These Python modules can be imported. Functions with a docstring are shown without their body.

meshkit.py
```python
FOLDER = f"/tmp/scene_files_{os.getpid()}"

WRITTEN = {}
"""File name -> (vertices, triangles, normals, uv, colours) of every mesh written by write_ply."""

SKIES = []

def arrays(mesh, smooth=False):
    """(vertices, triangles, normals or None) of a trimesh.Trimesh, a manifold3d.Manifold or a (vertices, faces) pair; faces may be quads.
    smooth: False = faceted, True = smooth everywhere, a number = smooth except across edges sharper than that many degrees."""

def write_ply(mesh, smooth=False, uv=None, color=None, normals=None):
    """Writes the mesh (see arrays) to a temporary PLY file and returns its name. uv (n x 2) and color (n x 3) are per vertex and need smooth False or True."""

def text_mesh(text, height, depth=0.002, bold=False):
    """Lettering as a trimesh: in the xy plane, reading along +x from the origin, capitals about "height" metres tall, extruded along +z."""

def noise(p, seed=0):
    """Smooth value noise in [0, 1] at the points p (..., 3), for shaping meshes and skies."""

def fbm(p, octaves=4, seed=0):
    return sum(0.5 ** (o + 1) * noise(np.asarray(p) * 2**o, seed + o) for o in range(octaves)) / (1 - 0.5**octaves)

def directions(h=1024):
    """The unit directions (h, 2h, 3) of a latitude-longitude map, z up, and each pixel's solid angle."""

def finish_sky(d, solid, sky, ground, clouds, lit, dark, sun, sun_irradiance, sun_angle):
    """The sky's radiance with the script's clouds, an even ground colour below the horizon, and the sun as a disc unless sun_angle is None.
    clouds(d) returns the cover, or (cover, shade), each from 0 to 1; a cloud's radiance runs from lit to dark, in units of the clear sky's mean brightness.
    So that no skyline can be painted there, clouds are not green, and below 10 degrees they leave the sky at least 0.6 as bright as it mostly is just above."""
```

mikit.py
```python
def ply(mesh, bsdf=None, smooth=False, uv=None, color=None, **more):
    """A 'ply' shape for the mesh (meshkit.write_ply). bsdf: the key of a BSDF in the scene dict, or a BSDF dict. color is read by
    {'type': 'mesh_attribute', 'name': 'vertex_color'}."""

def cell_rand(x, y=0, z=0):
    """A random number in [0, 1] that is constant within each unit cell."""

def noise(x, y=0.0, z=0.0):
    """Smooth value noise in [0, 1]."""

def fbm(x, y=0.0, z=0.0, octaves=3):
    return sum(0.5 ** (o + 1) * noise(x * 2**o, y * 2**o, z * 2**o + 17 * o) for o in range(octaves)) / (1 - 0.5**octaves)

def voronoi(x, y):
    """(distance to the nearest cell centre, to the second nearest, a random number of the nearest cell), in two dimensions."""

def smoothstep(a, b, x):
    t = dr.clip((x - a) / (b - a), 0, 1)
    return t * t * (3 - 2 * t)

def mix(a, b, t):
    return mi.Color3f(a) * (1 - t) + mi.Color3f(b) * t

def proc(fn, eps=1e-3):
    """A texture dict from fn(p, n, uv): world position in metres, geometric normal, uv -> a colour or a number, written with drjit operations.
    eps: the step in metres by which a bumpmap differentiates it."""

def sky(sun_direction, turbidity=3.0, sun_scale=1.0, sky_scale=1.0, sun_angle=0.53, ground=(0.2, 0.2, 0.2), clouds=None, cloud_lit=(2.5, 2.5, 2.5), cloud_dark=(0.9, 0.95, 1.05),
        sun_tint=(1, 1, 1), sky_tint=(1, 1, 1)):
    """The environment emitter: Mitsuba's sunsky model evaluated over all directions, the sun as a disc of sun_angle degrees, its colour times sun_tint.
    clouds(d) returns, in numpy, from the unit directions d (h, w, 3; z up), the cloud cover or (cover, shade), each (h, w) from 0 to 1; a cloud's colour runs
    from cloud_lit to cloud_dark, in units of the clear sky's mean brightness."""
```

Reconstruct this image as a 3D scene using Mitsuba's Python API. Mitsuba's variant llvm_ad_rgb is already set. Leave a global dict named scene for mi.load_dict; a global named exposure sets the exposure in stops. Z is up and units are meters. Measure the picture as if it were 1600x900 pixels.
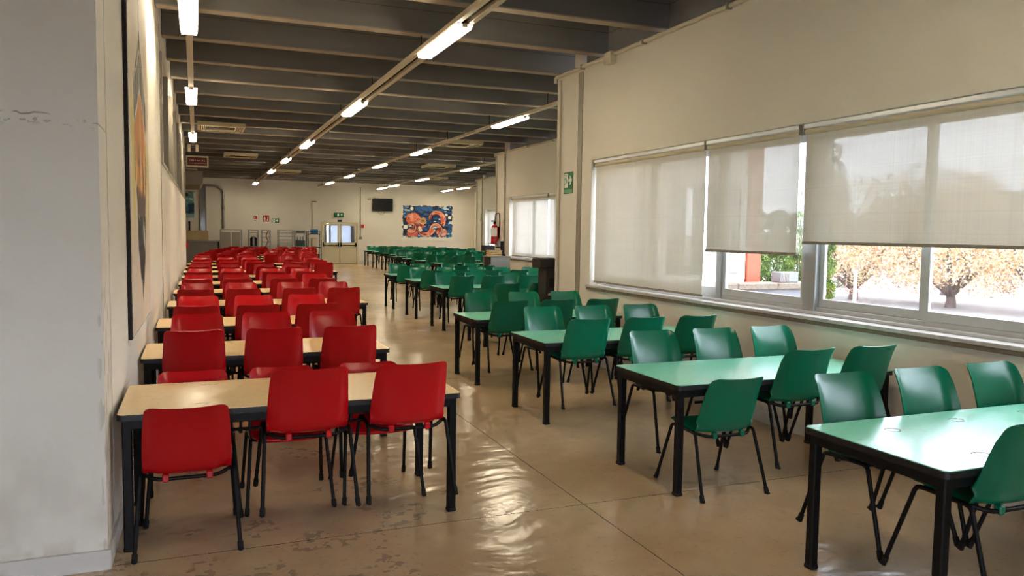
import math, random
import numpy as np, trimesh, mitsuba as mi, drjit as dr
import mikit
from mikit import ply, proc, noise, fbm, voronoi, smoothstep, mix, cell_rand
import meshkit

random.seed(7)
rng = np.random.default_rng(7)
T = mi.ScalarTransform4f
scene, labels = {}, {}

# ------------------------------------------------------------------ camera, sky, exposure
exposure = 1.78
LAMP = 11.8          # radiance of the fluorescent diffusers
SKY = 17.0
CAM_H, YAW, PITCH, ROLL, FOCAL = 1.66, 0.384192531, -0.0704029585, 0.0139119510, 1221.33
_f = np.array([math.sin(YAW) * math.cos(PITCH), math.cos(YAW) * math.cos(PITCH), math.sin(PITCH)])
_r = np.array([math.cos(YAW), -math.sin(YAW), 0.0]); _u = np.cross(_r, _f)
_c, _s = math.cos(ROLL), math.sin(ROLL)
_R, _U = _c * _r + _s * _u, -_s * _r + _c * _u
_m = np.eye(4); _m[:3, 0], _m[:3, 1], _m[:3, 2], _m[:3, 3] = -_R, _U, _f, (0, 0, CAM_H)
scene['camera'] = {'type': 'perspective', 'fov_axis': 'x', 'fov': 2 * math.degrees(math.atan(800 / FOCAL)),
                   'near_clip': 0.05, 'far_clip': 400.0, 'to_world': T(_m)}
scene['sky'] = mikit.sky((0.55, -0.35, 0.75), turbidity=4.0, sun_scale=0.0, sky_scale=SKY, ground=(0.35, 0.35, 0.34),
                         clouds=lambda d: np.full(d.shape[:2], 0.9), cloud_lit=(1.40, 1.53, 1.74), cloud_dark=(1.1, 1.2, 1.35))


# ------------------------------------------------------------------ materials
def lin(*c):
    c = np.array(c, float) / 255.0
    return [float(x) for x in np.where(c <= 0.04045, c / 12.92, ((c + 0.055) / 1.055) ** 2.4)]


def rgb(*c): return {'type': 'rgb', 'value': lin(*c)}


def mat(name, color, rough=0.5, spec=0.5, metallic=0.0, clearcoat=0.0, bump=None, amp=0.001, eps=1e-3):
    base = color if isinstance(color, dict) else rgb(*color)
    d = {'type': 'principled', 'base_color': base, 'roughness': rough, 'specular': spec, 'metallic': metallic}
    if clearcoat: d['clearcoat'], d['clearcoat_gloss'] = clearcoat, 0.9
    if bump is not None:
        d = {'type': 'bumpmap', 'nested': d, 'arbitrary': proc(bump, eps), 'scale': amp}
    scene['mat_' + name] = {'type': 'twosided', 'bsdf': d}
    return 'mat_' + name


def C3(*c): return mi.Color3f(*lin(*c))


def floor_color(p, n, uv):
    big = fbm(p.x * 0.7, p.y * 0.7, 3.0, 4)
    c = mix(C3(166, 138, 106), C3(186, 162, 130), smoothstep(0.3, 0.7, big))
    fine = fbm(p.x * 9, p.y * 9, 1.0, 4)
    c = c * (0.92 + 0.16 * fine)
    speck = smoothstep(0.74, 0.80, fbm(p.x * 38, p.y * 38, 5.0, 2))
    c = mix(c, C3(70, 58, 46), speck * 0.12)
    # worn and peeling coating under the front red chairs and tables
    zone = smoothstep(0.58, 0.66, fbm(p.x * 3.4 + 5, p.y * 3.4, 9.0, 3)) * (1 - smoothstep(1.3, 1.9, p.x)) * (1 - smoothstep(7, 9, p.y))
    wear = fbm(p.x * 24, p.y * 24, 2.0, 4)
    c = mix(c, C3(84, 70, 58), zone * smoothstep(0.56, 0.62, wear) * 0.40)
    c = mix(c, C3(190, 182, 168), zone * smoothstep(0.52, 0.535, wear) * (1 - smoothstep(0.545, 0.56, wear)) * 0.6)
    sc = smoothstep(0.62, 0.70, fbm(p.x * 1.2, p.y * 1.2, 21.0, 2)) * smoothstep(0.70, 0.74, fbm(p.x * 22 + 3 * noise(p.x * 2, p.y * 2), p.y * 60, 4.0, 3))
    c = mix(c, C3(196, 182, 160), sc * 0.14)
    return c


def floor_bump(p, n, uv):
    w = noise(p.x * 2.0, p.y * 2.0, 4.0) * 2
    return fbm(p.x * 2.6 + w, p.y * 7.5 + w, 0.0, 3) + 0.10 * fbm(p.x * 30, p.y * 30, 3.0, 2)


def floor_rough(p, n, uv):
    return 0.14 + 0.11 * fbm(p.x * 3, p.y * 3, 8.0, 3)


def plaster(p, n, uv):
    c = mix(C3(214, 208, 197), C3(226, 221, 210), fbm(p.x * 1.1, p.y * 1.1, p.z * 1.1, 3))
    dirt = (1 - smoothstep(0.0, 0.9, p.z)) * smoothstep(0.42, 0.68, fbm(p.x * 4, p.y * 4, p.z * 2.0, 4))
    c = mix(c, C3(150, 140, 124), dirt * 0.45)
    low = (1 - smoothstep(0.02, 0.22, p.z)) * smoothstep(0.45, 0.6, fbm(p.x * 12, p.y * 12, p.z * 8, 3))
    return mix(c, C3(140, 122, 96), low * 0.5)


def plaster_bump(p, n, uv): return fbm(p.x * 55, p.y * 55, p.z * 55, 2)


def pillar_color(p, n, uv):
    c = plaster(p, n, uv)
    z0 = 2.16 + 0.012 * noise(p.x * 6, 1.0)
    crack = dr.exp(-dr.square((p.z - z0 - 0.012 * noise(p.x * 40, 2.0)) / 0.004)) * smoothstep(0.35, 0.6, noise(p.x * 14, p.z * 30, 5.0))
    flake = dr.exp(-dr.square((p.z - z0 + 0.02) / 0.02)) * smoothstep(0.66, 0.70, fbm(p.x * 40, p.z * 70, 5.0, 3))
    c = mix(c, C3(110, 104, 98), dr.clip(crack + 0.6 * flake, 0, 1) * 0.8)
    edge = smoothstep(-0.453, -0.428, p.x) * smoothstep(0.55, 0.62, fbm(p.x * 60, p.y * 20, p.z * 9, 3)) * (1 - smoothstep(1.2, 1.6, p.z))
    return mix(c, C3(176, 168, 148), edge * 0.55)


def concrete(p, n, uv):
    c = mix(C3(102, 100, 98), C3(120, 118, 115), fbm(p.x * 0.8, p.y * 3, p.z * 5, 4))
    c = mix(c, C3(150, 136, 122) * (0.9 + 0.2 * fbm(p.x * 4, p.y * 4, 1.0, 3)), smoothstep(0.6, 0.9, -n.z))   # light bounced up from the floor, painted into the downward faces
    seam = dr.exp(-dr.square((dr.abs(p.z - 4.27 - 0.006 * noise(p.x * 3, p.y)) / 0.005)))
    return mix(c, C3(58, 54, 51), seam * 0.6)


def concrete_bump(p, n, uv): return fbm(p.x * 6, p.y * 20, p.z * 30, 3)


def laminate(a, b):
    def fn(p, n, uv):
        c = mix(C3(*a), C3(*b), fbm(p.x * 2.5, p.y * 2.5, 1.0, 3))
        s = smoothstep(0.70, 0.76, fbm(p.x * 30, p.y * 90, 3.0, 3)) * 0.15
        return mix(c, C3(120, 110, 95), s)
    return fn


def lam_rough(p, n, uv): return 0.16 + 0.20 * fbm(p.x * 7, p.y * 7, 2.0, 3)


M_floor = mat('floor', proc(floor_color), proc(floor_rough), 0.6, bump=floor_bump, amp=0.0065, eps=0.004)
M_wall = mat('plaster', proc(plaster), 0.75, 0.3, bump=plaster_bump, amp=0.0012)
M_pillar = mat('pillar', proc(pillar_color), 0.75, 0.3, bump=plaster_bump, amp=0.0012)
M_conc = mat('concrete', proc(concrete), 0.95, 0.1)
M_base = mat('baseboard', (196, 192, 186), 0.5)
M_joint = mat('joint', (62, 50, 40), 0.7)
M_red = [mat('red%d' % i, c, 0.29, 0.5) for i, c in enumerate([(180, 8, 20), (170, 7, 18), (186, 14, 24)])]
M_green = [mat('green%d' % i, c, 0.25, 0.5) for i, c in enumerate([(0, 102, 73), (0, 94, 66), (0, 108, 77)])]
M_black = mat('black_metal', (12, 12, 13), 0.5, 0.2)
M_rubber = mat('rubber', (14, 14, 15), 0.7, 0.3)
M_beige = mat('beige_laminate', proc(laminate((240, 206, 150), (246, 216, 164))), proc(lam_rough), 0.5)
M_greenlam = mat('green_laminate', proc(laminate((118, 194, 166), (128, 202, 176))), proc(lam_rough), 0.5)
M_edge = mat('table_edge', (18, 17, 17), 0.5)
M_rail = mat('lamp_rail', (196, 182, 160), 0.5)
M_gap = mat('dark_gap', (40, 36, 32), 0.8)
M_reflector = mat('lamp_reflector', (235, 232, 222), 0.35)
M_alu = mat('aluminium', (168, 170, 172), 0.38, 0.5, 0.6)
M_frame = mat('window_frame', (176, 176, 174), 0.4)
M_stone = mat('sill_stone', proc(lambda p, n, uv: mix(C3(168, 164, 160), C3(200, 197, 194), fbm(p.x * 20, p.y * 20, p.z * 20, 3))), 0.3)
M_stone_dark = mat('sill_stone_edge', proc(lambda p, n, uv: mix(C3(84, 74, 62), C3(130, 118, 100), fbm(p.x * 30, p.y * 30, p.z * 30, 3))), 0.7)
M_pipe = mat('pipe', (200, 190, 170), 0.5)
M_greystrip = mat('grey_strip', (136, 128, 116), 0.45)
M_steel = mat('steel', (150, 148, 142), 0.35, 0.5, 0.8)
M_white = mat('white_paint', (226, 224, 218), 0.5)
M_dark = mat('dark_plastic', (30, 24, 23), 0.45)
M_tv = mat('tv', (14, 14, 15), 0.3)
M_signred = mat('sign_red', (176, 26, 34), 0.5)
M_signgreen = mat('sign_green', (10, 104, 62), 0.5)
M_signwhite = mat('sign_white', (232, 232, 226), 0.5)
M_door = mat('door_paint', (206, 196, 164), 0.5)
M_wood = mat('pale_wood', proc(lambda p, n, uv: mix(C3(196, 166, 116), C3(214, 188, 140), fbm(p.x * 6, p.y * 6, p.z * 1.5, 3))), 0.6)
M_brown = mat('sign_brown', (92, 34, 34), 0.5)
M_extred = mat('extinguisher_red', (170, 16, 22), 0.3)
M_blue = mat('blue_plastic', (40, 110, 170), 0.45)
M_vent = mat('vent_cream', (204, 190, 158), 0.5)
M_hood = mat('hood_grey', (128, 120, 110), 0.5)
M_panel = mat('panel_edge', (24, 20, 24), 0.7)
M_mark = mat('worn_mark', (128, 128, 118), 0.8)
M_cloth = mat('dark_cloth', (30, 26, 30), 0.9)
M_bright = mat('corridor_wall', (214, 220, 226), 0.7)
M_glassy = mat('dark_glass', (120, 124, 130), 0.1, 0.6)
M_tube = mat('roller_tube', (232, 234, 240), 0.2, 0.7)
M_roll = mat('rolled_fabric', (196, 184, 160), 0.8)
M_frost = mat('frosted_glass', (206, 211, 214), 0.8, 0.2)
scene['mat_pane'] = {'type': 'thindielectric', 'int_ior': 1.5}
M_pane = 'mat_pane'


def blind_color(p, n, uv):
    t = 0.93 + 0.10 * noise(p.y * 160, 0.5, p.x) + 0.05 * noise(p.z * 220, 2.0)
    return C3(210, 205, 194) * t


scene['mat_blind'] = {'type': 'mask', 'opacity': 0.80, 'bsdf': {
    'type': 'principledthin', 'base_color': proc(blind_color), 'roughness': 0.8, 'diff_trans': 0.26, 'spec_trans': 0.0, 'eta': 1.3}}
M_blind = 'mat_blind'


# ------------------------------------------------------------------ mesh helpers
def cat(ms): return trimesh.util.concatenate(list(ms))


def box(x0, x1, y0, y1, z0, z1):
    m = trimesh.creation.box((abs(x1 - x0), abs(y1 - y0), abs(z1 - z0)))
    m.apply_translation(((x0 + x1) / 2, (y0 + y1) / 2, (z0 + z1) / 2))
    return m


def bbox(x0, x1, y0, y1, z0, z1, b=0.004):
    """a box with chamfered edges"""
    c = np.array([(x0 + x1) / 2, (y0 + y1) / 2, (z0 + z1) / 2]); h = np.abs(np.array([x1 - x0, y1 - y0, z1 - z0])) / 2
    b = min(b, h.min() * 0.9); pts = []
    for s in np.ndindex(2, 2, 2):
        sg = np.array(s) * 2 - 1
        for k in range(3):
            q = h - b; q[k] = h[k]; pts.append(c + sg * q)
    return trimesh.convex.convex_hull(np.array(pts))


def tube(path, r, sides=8, caps=True):
    p = np.asarray(path, float); n = len(p)
    t = np.gradient(p, axis=0); t /= np.linalg.norm(t, axis=1, keepdims=True)
    a = np.cross(t[0], [0, 0, 1.0] if abs(t[0][2]) < 0.9 else [1.0, 0, 0]); a /= np.linalg.norm(a)
    rings, ang = [], np.arange(sides) * 2 * np.pi / sides
    rr = np.broadcast_to(r, (n,))
    for i in range(n):
        a = a - t[i] * (a @ t[i]); a /= np.linalg.norm(a); b = np.cross(t[i], a)
        rings.append(p[i] + rr[i] * (np.cos(ang)[:, None] * a + np.sin(ang)[:, None] * b))
    v = np.vstack(rings); f = []
    for i in range(n - 1):
        for j in range(sides):
            q = [i * sides + j, i * sides + (j + 1) % sides, (i + 1) * sides + (j + 1) % sides, (i + 1) * sides + j]
            f += [[q[0], q[1], q[2]], [q[0], q[2], q[3]]]
    if caps:
        v = np.vstack([v, p[:1], p[-1:]]); k = n * sides
        for j in range(sides):
            f += [[k, (j + 1) % sides, j], [k + 1, (n - 1) * sides + j, (n - 1) * sides + (j + 1) % sides]]
    return trimesh.Trimesh(v, np.array(f), process=False)


def bez(points, n=5, rad=0.04):
    """a polyline with its inner corners rounded"""
    p = [np.array(q, float) for q in points]; out = [p[0]]
    for i in range(1, len(p) - 1):
        a, b = p[i - 1] - p[i], p[i + 1] - p[i]; la, lb = np.linalg.norm(a), np.linalg.norm(b)
        r = min(rad, la * 0.45, lb * 0.45); s, e = p[i] + a / la * r, p[i] + b / lb * r
        for t in np.linspace(0, 1, n): out.append((1 - t) ** 2 * s + 2 * t * (1 - t) * p[i] + t * t * e)
    out.append(p[-1]); return np.array(out)


def prism(poly, axis, a, b):
    """extrude a convex 2D polygon (u,v) from a to b along axis 'x','y','z'"""
    poly = np.asarray(poly, float); n = len(poly)

    def put(uvw, d):
        o = np.zeros((n, 3)); k = 'xyz'.index(axis); rest = [i for i in range(3) if i != k]
        o[:, rest] = uvw; o[:, k] = d; return o
    return trimesh.convex.convex_hull(np.vstack([put(poly, a), put(poly, b)]))


def numbered(k):
    if k not in used: used.add(k); return k
    i = 1
    while '%s_%03d' % (k, i) in used: i += 1
    k = '%s_%03d' % (k, i); used.add(k); return k


used = set()


def put(name, mesh, m, parent=None, smooth=False, to=None, label=None, **more):
    """one entry of scene; mesh may be a ready ply dict"""
    k = numbered((parent + '__' + name) if parent else name)
    d = dict(mesh) if isinstance(mesh, dict) else ply(mesh, m, smooth)
    if isinstance(mesh, dict) and m: d['bsdf'] = {'type': 'ref', 'id': m}
    if to is not None: d['to_world'] = to
    d.update(more); scene[k] = d
    if label: labels.setdefault(k, {})['label'] = label
    return k


def thing(name, label, category, group=None, kind=None):
    k = numbered(name); tag(k, label, category, group, kind); return k


def tag(k, label=None, category=None, group=None, kind=None):
    d = labels.setdefault(k, {})
    for n, v in (('label', label), ('category', category), ('group', group), ('kind', kind)):
        if v: d[n] = v
    return k


def solo(name, mesh, m, label, category, group=None, smooth=False, kind=None, **more):
    return tag(put(name, mesh, m, smooth=smooth, **more), label, category, group, kind)


def struct(name, mesh, m, parent=None, smooth=False, label=None):
    k = put(name, mesh, m, parent, smooth)
    if not parent: tag(k, kind='structure')
    if label: tag(k, label)
    return k


def sroot(name, label=None):
    k = numbered(name); tag(k, label, kind='structure'); return k


ORD = ['first', 'second', 'third', 'fourth', 'fifth', 'sixth', 'seventh', 'eighth', 'ninth', 'tenth', 'eleventh', 'twelfth',
       'thirteenth', 'fourteenth', 'fifteenth', 'sixteenth', 'seventeenth', 'eighteenth', 'nineteenth', 'twentieth']

# ------------------------------------------------------------------ the setting
BAYX = [(-10.2, -0.2, 4.69), (-0.2, 10.0, 4.69), (10.0, 20.36, 7.7), (20.36, 30.5, 10.7), (30.5, 39.5, 13.75)]   # y0, y1, wall x
FARY, WALLEND, TOPZ, BEAMZ = 39.5, 23.2, 3.80, 4.0


def left_x(y): return -0.418 + 0.0085 * (y - 4.16)


fl = box(-8, 4.95, -4.2, 10.25, -0.1, 0)
floor_parts = [fl, box(-8, 7.95, 10.25, 20.6, -0.1, 0), box(-8, 10.95, 20.6, 30.7, -0.1, 0), box(-8, 14, 30.7, 42.5, -0.1, 0)]
fk = struct('floor', cat(floor_parts), M_floor)
for x in (2.19, 6.6):
    struct('expansion_joint', box(x - .0025, x + .0025, (-4 if x < 4 else 10.4), 39.4, 0.0, 0.0006), M_joint, fk)
for y in (0.2, 4.19, 8.4, 12.6, 16.8, 21.0, 25.2, 29.4, 33.6, 37.8):
    x1 = [b for b in BAYX if b[0] <= y < b[1]][0][2]
    struct('expansion_joint', box(-.4 if y > 4.2 else -3.9, x1, y - .0022, y + .0022, 0.0, 0.0005), M_joint, fk)

# pillar wall at the left that faces the camera, the left wall with the murals, and the closing walls
struct('wall_front_left', box(-4.2, -0.418, 4.16, 4.5, 0, 4.62), M_pillar)


def slab_left(y0, y1, z0, z1, t=0.25):
    a, b = left_x(y0), left_x(y1)
    v = np.array([[a, y0, z0], [b, y1, z0], [b - t, y1, z0], [a - t, y0, z0], [a, y0, z1], [b, y1, z1], [b - t, y1, z1], [a - t, y0, z1]])
    return trimesh.convex.convex_hull(v)


LW0, LW1, LWZ0, LWZ1 = 10.2, 22.0, 2.42, 3.72
wl = struct('wall_left', cat([slab_left(4.5, LW0, 0, 4.62), slab_left(LW0, LW1, 0, LWZ0), slab_left(LW0, LW1, LWZ1, 4.62), slab_left(LW1, WALLEND, 0, 4.62)]), M_wall)
struct('wall_back', cat([box(-4.2, -3.9, -4.4, -4.2, 0, 4.62), box(1.3, 4.95, -4.4, -4.2, 0, 4.62), box(-3.9, 1.3, -4.4, -4.2, 0, .9), box(-3.9, 1.3, -4.4, -4.2, 2.7, 4.62)]), M_wall)
w7 = sroot('window_7')  # unseen window added behind the camera, sized to throw daylight on the pillar
put('frame', cat([bbox(-3.9, 1.3, -4.33, -4.27, .9, .97), bbox(-3.9, 1.3, -4.33, -4.27, 2.63, 2.7), bbox(-3.9, -3.83, -4.33, -4.27, .9, 2.7), bbox(1.23, 1.3, -4.33, -4.27, .9, 2.7), bbox(-2.24, -2.16, -4.33, -4.27, .9, 2.7), bbox(-.44, -.36, -4.33, -4.27, .9, 2.7)]), M_frame, w7)
for a_, b_ in ((-3.83, -2.24), (-2.16, -.44), (-.36, 1.23)): put('pane', box(a_, b_, -4.302, -4.298, .97, 2.63), 'mat_pane', w7)
struct('wall_side_left', box(-4.4, -4.2, -4.4, 4.5, 0, 4.62), M_wall)
struct('wall_kitchen', cat([box(-8, -7.8, WALLEND - .25, 42.5, 0, 4.62), box(-8, left_x(WALLEND), WALLEND - .25, WALLEND - .001, 0, 4.62)]), M_wall)
struct('wall_end', cat([box(-8, 5.72, FARY, FARY + .2, 0, 4.62), box(7.58, 14, FARY, FARY + .2, 0, 4.62), box(5.72, 7.58, FARY, FARY + .2, 2.08, 4.62)]), M_wall)
struct('baseboard_front_left', bbox(-4.2, -0.404, 4.145, 4.16, 0, 0.10, 0.003), M_base)
struct('baseboard_left', cat([slab_left(4.17, WALLEND, 0, 0.10, 0.02).apply_translation((0.014, 0, 0))]), M_base)
struct('baseboard_end', cat([box(-6, 5.68, FARY - .015, FARY, 0, .1), box(7.62, 13.75, FARY - .015, FARY, 0, .1)]), M_base)

# high strip windows of the left wall
wn = sroot('window_5')
ny = 7
ys = np.linspace(LW0, LW1, ny + 1)
for i in range(ny + 1):
    y = ys[i]; put('mullion', bbox(left_x(y) - .2, left_x(y) + .02, y - .05, y + .05, LWZ0, LWZ1), M_greystrip, wn)
put('sill', slab_left(LW0, LW1, LWZ0, LWZ0 + .05, .22).apply_translation((0.01, 0, 0)), M_greystrip, wn)
for i in range(ny):
    put('pane', box(left_x(ys[i]) - .04, left_x(ys[i]) - .03, ys[i] + .05, ys[i + 1] - .05, LWZ0 + .05, LWZ1), M_frost, wn)
struct('wall_outer_left', box(-0.95, -0.9, LW0 - .5, LW1 + .5, 2.0, 4.4), M_wall)

# right walls, bay by bay, each with its band of windows, its sill and its roller blinds
SILL, WTOP = 1.01, 2.60
for bi, (y0, y1, X) in enumerate(BAYX[1:]):
    a0, a1 = y0 + 1.05, y1 - 1.05
    yy0 = -4.2 if bi == 0 else y0
    m = [box(X, X + .26, yy0, y1, 0, SILL - .03), box(X, X + .26, yy0, y1, WTOP, TOPZ), box(X, X + .26, yy0, a0, SILL - .03, WTOP), box(X, X + .26, a1, y1, SILL - .03, WTOP)]
    if bi in (1, 2): m.append(box(X + .26, BAYX[bi + 2][2] + .26, y1 - .22, y1, 0, 4.62))
    if bi == 0: m += [box(X + .26, 6.3, y1 - .22, y1, -.2, 4.62), box(6.3, 7.80, y1 - .22, y1, -.2, 1.0), box(6.3, 7.80, y1 - .22, y1, 2.5, 4.62)]
    struct('wall_right', cat(m), M_wall)
    struct('baseboard_right', box(X - .014, X, yy0, y1, 0, .1), M_base)
    # set-back upper beam above the wall panel
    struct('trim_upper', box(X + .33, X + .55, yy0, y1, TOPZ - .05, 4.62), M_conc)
    w = sroot('window_%d' % (bi + 1))
    put('sill_board', bbox(X - .045, X + .2, a0 - .03, a1 + .03, SILL - .03, SILL, .004), M_stone, w, label='pale stone sill board')
    put('sill_edge', box(X - .035, X - .001, a0 - .02, a1 + .02, SILL - .062, SILL - .031), M_stone_dark, w)
    XF = X + .19
    put('frame', cat([bbox(XF - .03, XF + .04, a0, a1, SILL, SILL + .06), bbox(XF - .03, XF + .04, a0, a1, WTOP - .06, WTOP),
                      bbox(XF - .03, XF + .04, a0, a0 + .06, SILL, WTOP), bbox(XF - .03, XF + .04, a1 - .06, a1, SILL, WTOP)]), M_frame, w)
    put('track', bbox(XF - .09, XF - .03, a0, a1, SILL, SILL + .025), M_frame, w)
    # sashes, measured on the near bay and repeated bay by bay
    rel = [(8.92, 7.74), (7.74, 6.50), (6.42, 5.28), (5.14, 4.10), (4.10, 3.02), (2.90, 1.95), (1.95, 0.88)]
    k = (a1 - a0) / (8.95 - 0.85)
    for j, (s1, s0) in enumerate(rel):
        s0, s1 = a0 + (s0 - .85) * k, a0 + (s1 - .85) * k
        xs = XF + (.012 if j % 2 else -.014); b = .05
        sash = put('sash', cat([bbox(xs - .018, xs + .018, s0, s0 + b, SILL + .06, WTOP - .06), bbox(xs - .018, xs + .018, s1 - b, s1, SILL + .06, WTOP - .06),
                                bbox(xs - .018, xs + .018, s0, s1, SILL + .06, SILL + .13), bbox(xs - .018, xs + .018, s0, s1, WTOP - .13, WTOP - .06)]), M_frame, w)
        put('pane', box(xs - .002, xs + .002, s0 + b, s1 - b, SILL + .13, WTOP - .13), M_pane, sash)
    for a, c in ((6.42, 6.50), (5.14, 5.28), (2.90, 3.02)):
        put('mullion', bbox(XF - .05, XF + .05, a0 + (a - .85) * k, a0 + (c - .85) * k, SILL + .02, WTOP), M_alu, w)
    # blinds: (near end, far end, bottom)
    XB = X + .05
    blinds = {0: [(6.60, 8.91, 1.04), (5.28, 6.55, 1.50), (2.95, 5.20, 1.60), (.95, 2.88, 1.60)],
              1: [(16.95, 19.2, 1.05), (14.2, 16.86, 1.05), (11.3, 14.12, 1.05)],
              2: [(26.3, 29.2, 1.22), (23.5, 26.2, 1.1), (21.6, 23.4, 1.1)],
              3: [(35.6, 38.35, 1.3), (31.8, 35.5, 1.3)]}[bi]
    names = {0: ['cream roller blind pulled down to the sill at the far end of the near window', 'narrow cream roller blind in the middle of the near window, one third open',
                 'wide cream roller blind at the right edge, with autumn trees below its bar', 'cream roller blind nearest the camera on the near window, cut off by the frame'],
             1: ['cream roller blind lowered to the sill behind the near wall corner, full width in view', 'cream roller blind behind the near wall corner, only its edge visible',
                 'cream roller blind of the second bay hidden behind the near wall'],
             2: ['narrow strip of cream roller blind beside the fire extinguisher', 'cream roller blind of the third bay behind the extinguisher pillar', 'cream roller blind of the third bay nearest the pillar'],
             3: ['sliver of roller blind next to the far end wall', 'roller blind of the farthest bay behind its pillar']}[bi]
    for (b0, b1, zb), nm in zip(blinds, names):
        t = thing('roller_blind', nm, 'blind')
        put('fabric', box(XB - .0006, XB + .0006, b0, b1, zb + .02, WTOP - .08), M_blind, t)
        put('bottom_bar', bbox(XB - .009, XB + .009, b0 - .008, b1 + .008, zb, zb + .024, .004), M_greystrip, t)
        tb = [[XB, b0 - .01, WTOP - .045], [XB, b1 + .01, WTOP - .045]]
        put('roller_tube', tube([[XB, b0 - .01, WTOP - .068], [XB, b1 + .01, WTOP - .068]], .023, 14), M_roll, t, 40)
        put('head_rail', bbox(XB - .032, XB + .03, b0 - .012, b1 + .012, WTOP - .042, WTOP - .002, .006), M_tube, t)
        put('bracket', cat([bbox(XB - .035, XB + .035, b0 - .022, b0 - .012, WTOP - .09, WTOP), bbox(XB - .035, XB + .035, b1 + .012, b1 + .022, WTOP - .09, WTOP)]), M_greystrip, t)
        put('pull_chain', tube([[XB - .02, b1 + .017, WTOP - .05], [XB - .02, b1 + .017, max(zb - .25, SILL + .02)]], .0025, 5), M_white, t)

# ceiling: slab and one beam after the other
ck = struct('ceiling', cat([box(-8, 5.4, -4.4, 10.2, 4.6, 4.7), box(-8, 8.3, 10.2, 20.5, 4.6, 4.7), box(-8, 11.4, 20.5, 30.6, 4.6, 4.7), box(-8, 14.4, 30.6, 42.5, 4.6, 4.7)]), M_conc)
for i in range(-9, 22):
    y = 9.36 + 1.405 * i
    xr = [b for b in BAYX if b[0] <= y < b[1]][0][2] + .34
    x0 = (left_x(y) if 4.5 < y < WALLEND else (-4.2 if y < 4.5 else -7.8))
    if y > FARY - .05: continue
    put('beam', bbox(x0, xr, y - .18, y, BEAMZ, 4.62, .012), M_conc, ck)

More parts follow.
